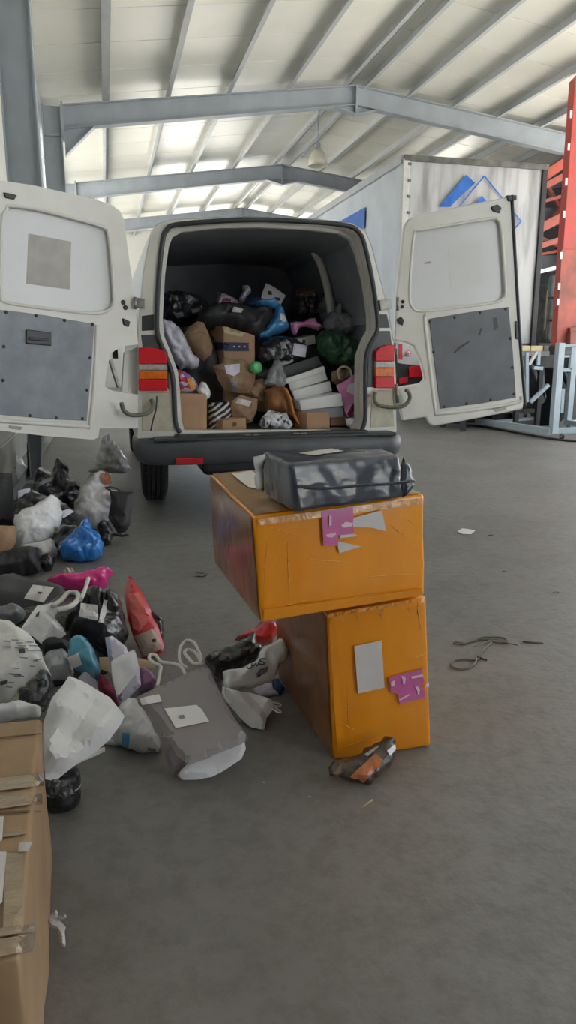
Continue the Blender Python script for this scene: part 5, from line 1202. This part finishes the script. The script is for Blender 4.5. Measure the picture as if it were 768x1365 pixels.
g19 = fl('white_paper_bag', 'large blank white paper bag in front of the near heap', 'bag', M_WPAP, [(57, 962), (70, 930), (92, 901), (104, 906), (124, 916), (146, 930), (166, 954), (160, 966), (146, 988), (120, 1008), (90, 1028), (74, 1040), (60, 1038), (58, 1000)], (84, 1042, .10), 48, thick=.10, crumple=.022, facet=True, R=.3, zmin=None)
fl('white_cord_scrap', 'loose white cord end under the white paper bag', 'cord', M_ROPE, [(134, 988), (146, 985), (162, 988), (168, 992), (160, 994), (140, 992)], (150, 1000), 70, thick=.014, crumple=.002)
fl('white_paper_flap', 'torn white paper corner sticking out below the white paper bag', 'paper', M_WPAP, [(104, 1018), (128, 1000), (140, 996), (140, 1002), (122, 1010)], (120, 1022), 65, thick=.02, crumple=.004, facet=True)
# grey shopping bag with white lining
g20 = fl('grey_shopping_bag', 'taupe grey shopping bag lying flat with white rope handles', 'bag', M_GREYBAG, [(180, 930), (226, 908), (270, 888), (276, 886), (292, 920), (312, 956), (332, 984), (322, 992), (276, 1010), (252, 1020), (236, 1008), (214, 970), (196, 948)], (262, 1026, .10), 62, thick=.035, crumple=.0025, facet=True, R=.10, back=.3)
fl('white_bag_base', 'white folded paper insert at the open base of the grey bag', 'paper', mat('insert_white', (.86, .86, .88), .55), [(236, 1034), (250, 1018), (276, 1008), (312, 992), (326, 988), (328, 998), (322, 1012), (300, 1026), (282, 1036), (262, 1040), (244, 1040)], (264, 1041, .01), 50, thick=.05, crumple=.012, facet=True, R=.25)
fl('grey_side_gusset', 'grey side fold beneath the flat grey shopping bag', 'bag', M_GREYBAG, [(214, 980), (224, 976), (240, 1008), (250, 1020), (238, 1036), (230, 1034), (220, 1010)], (230, 1037, .0), 45, thick=.06, crumple=.006, facet=True, res=6)
decal('white_label', M_LBL, [(219, 945), (262, 940), (269, 946), (279, 962), (234, 971), (228, 960)], g20, off=.004, parent=g20); decal('dark_print', M_BOXG, [(238, 955), (245, 954), (246, 958), (240, 959)], g20, off=.007, parent=g20)
decal('white_label', M_LBL, [(187, 931), (212, 926), (216, 936), (190, 940)], g20, off=.004, parent=g20)
for pts in ([(210, 914), (213, 898), (214, 888), (206, 884), (199, 878), (201, 873), (208, 874), (214, 882), (226, 884), (240, 888), (247, 899)], [(249, 890), (241, 884), (239, 872), (241, 862), (248, 854), (258, 856), (264, 866), (268, 876), (266, 884), (258, 884), (250, 876), (246, 870), (250, 866), (260, 870), (270, 886)]):
    n = len(pts); tube('rope_handle', M_ROPE, smooth_path([onz(x, y, .16 + .04 * math.sin(math.pi * i / (n - 1))) for i, (x, y) in enumerate(pts)], 5), .006, g20)
# bags behind the boxes
fl('red_film_bag', 'crumpled red film bag against the lower orange box', 'bag', mat('red_film', (.60, .03, .04), .25, coat=.5, bump=.3, bscale=14, kind='crumple'), [(312, 852), (326, 844), (340, 836), (350, 826), (362, 828), (372, 840), (362, 858), (340, 864)], (344, 880, .03), 35, thick=.12, crumple=.02)
g21 = fl('black_plastic_bag', 'black plastic bag with loop handles behind the white poly bag', 'bag', M_BLK, [(272, 880), (284, 868), (300, 862), (312, 858), (324, 854), (334, 846), (342, 846), (340, 858), (352, 864), (350, 880), (330, 890), (312, 900), (300, 908), (286, 900)], (312, 912), 40, thick=.16, crumple=.022, res=28)
decal('white_glint_print', M_GPOLY, [(281, 872), (294, 868), (292, 874), (283, 878)], g21, off=.006, parent=g21)
g22 = fl('white_poly_bag', 'white polythene bag with dark lettering leaning on the orange box', 'bag', M_WPOLY, [(299, 897), (318, 890), (330, 888), (344, 876), (352, 862), (374, 850), (388, 866), (376, 884), (368, 900), (360, 910), (340, 916), (320, 920), (302, 920), (296, 912)], (330, 934, .06), 40, thick=.07, crumple=.016, facet=False, res=26)
M_INK = mat('dark_ink', (.04, .05, .09), .5)
def stroke(on, pts, r, m=M_INK):
    bv = bvh_of(on); P = []
    for x, y in smooth_path([(a, b, 0) for a, b in pts], 4) and [(v.x, v.y) for v in smooth_path([(a, b, 0) for a, b in pts], 4)]:
        d = ray(x, y).normalized(); h = bv.ray_cast(CAM, d)
        if h[0] is not None: P.append(h[0] - d * .003)
    if len(P) > 1: tube('lettering', m, P, r, on, n=6)
stroke(g22, [(329, 886), (330, 890), (334, 891), (336, 887), (335, 883)], .0022)      # U
stroke(g22, [(337, 882), (338, 888), (341, 884), (343, 888), (346, 880)], .0018)
stroke(g22, [(354, 878), (349, 878), (347, 881), (352, 883), (351, 886), (346, 885)], .0022)  # S
decal('grey_print', M_GPOLY, [(340, 900), (346, 892), (358, 888), (356, 896), (346, 902)], g22, off=.005, parent=g22)
decal('dark_print', M_INK, [(341, 903), (347, 899), (348, 901), (342, 904)], g22, off=.006, parent=g22)
fl('lavender_film', 'pale lavender plastic flap under the white poly bag', 'wrap', M_LAV, [(334, 914), (362, 910), (372, 926), (350, 930), (338, 922)], (352, 932), 65, thick=.03, crumple=.006)
fl('navy_flap', 'dark navy fold at the foot of the lower orange box', 'wrap', M_NAVY, [(362, 906), (372, 904), (380, 918), (374, 928), (366, 920)], (372, 930), 55, thick=.03, crumple=.006)
g23 = fl('white_carrier_bag', 'creased white carrier with pale handles in front of the poly bag', 'bag', M_WPAP, [(296, 916), (300, 914), (312, 922), (332, 922), (350, 930), (364, 936), (366, 944), (356, 956), (352, 974), (334, 968), (318, 954), (302, 936)], (342, 976), 58, thick=.1, crumple=.014, facet=True, res=8)
tube('handle', M_ROPE, smooth_path([onz(*p, .10) for p in [(300, 916), (298, 924), (302, 932), (308, 938)]], 4), .006, g23)
tube('handle', M_ROPE, smooth_path([onz(*p, .05) for p in [(360, 935), (374, 939), (372, 942), (364, 941), (374, 948), (372, 950), (362, 944)]], 4), .003, g23)
fl('grey_undersheet', 'grey wrap lying under the creased white carrier', 'wrap', M_GREYBAG, [(294, 904), (312, 918), (320, 950), (330, 966), (318, 962), (300, 940)], (318, 966), 65, thick=.03, crumple=.006, facet=True)
# black strapped roll beside the brown box
c = onz(82, 1086)
roll = empty('tape_roll_pack', (c.x, c.y + .05, 0), label='black strapped roll pack standing beside the big brown box', cat='pack')
lathe('body', M_BLK, [(.035, 0), (.05, .006), (.053, .03), (.051, .035), (.054, .05), (.054, .085), (.048, .1), (.02, .104)], (c.x, c.y + .05, 0), n=28, parent=roll)
tp = bag('crinkled_top', None, None, pattern('black_grey_film', (.03, .03, .033), (.16, .165, .17), 60, (.08, .08, .09), .25), [(64, 1044), (72, 1039), (90, 1040), (100, 1048), (101, 1060), (84, 1066), (66, 1062)], o=Vector((c.x, c.y + .02, .10)), tilt=55, thick=.02, crumple=.01, freq=30, parent=roll, res=16)
tube('strap', M_GPOLY, smooth_path([Vector((c.x + .056 * math.cos(a), c.y + .05 + .056 * math.sin(a), .06)) for a in [i * math.pi / 6 for i in range(12)]], 2, True), .003, roll, closed=True)
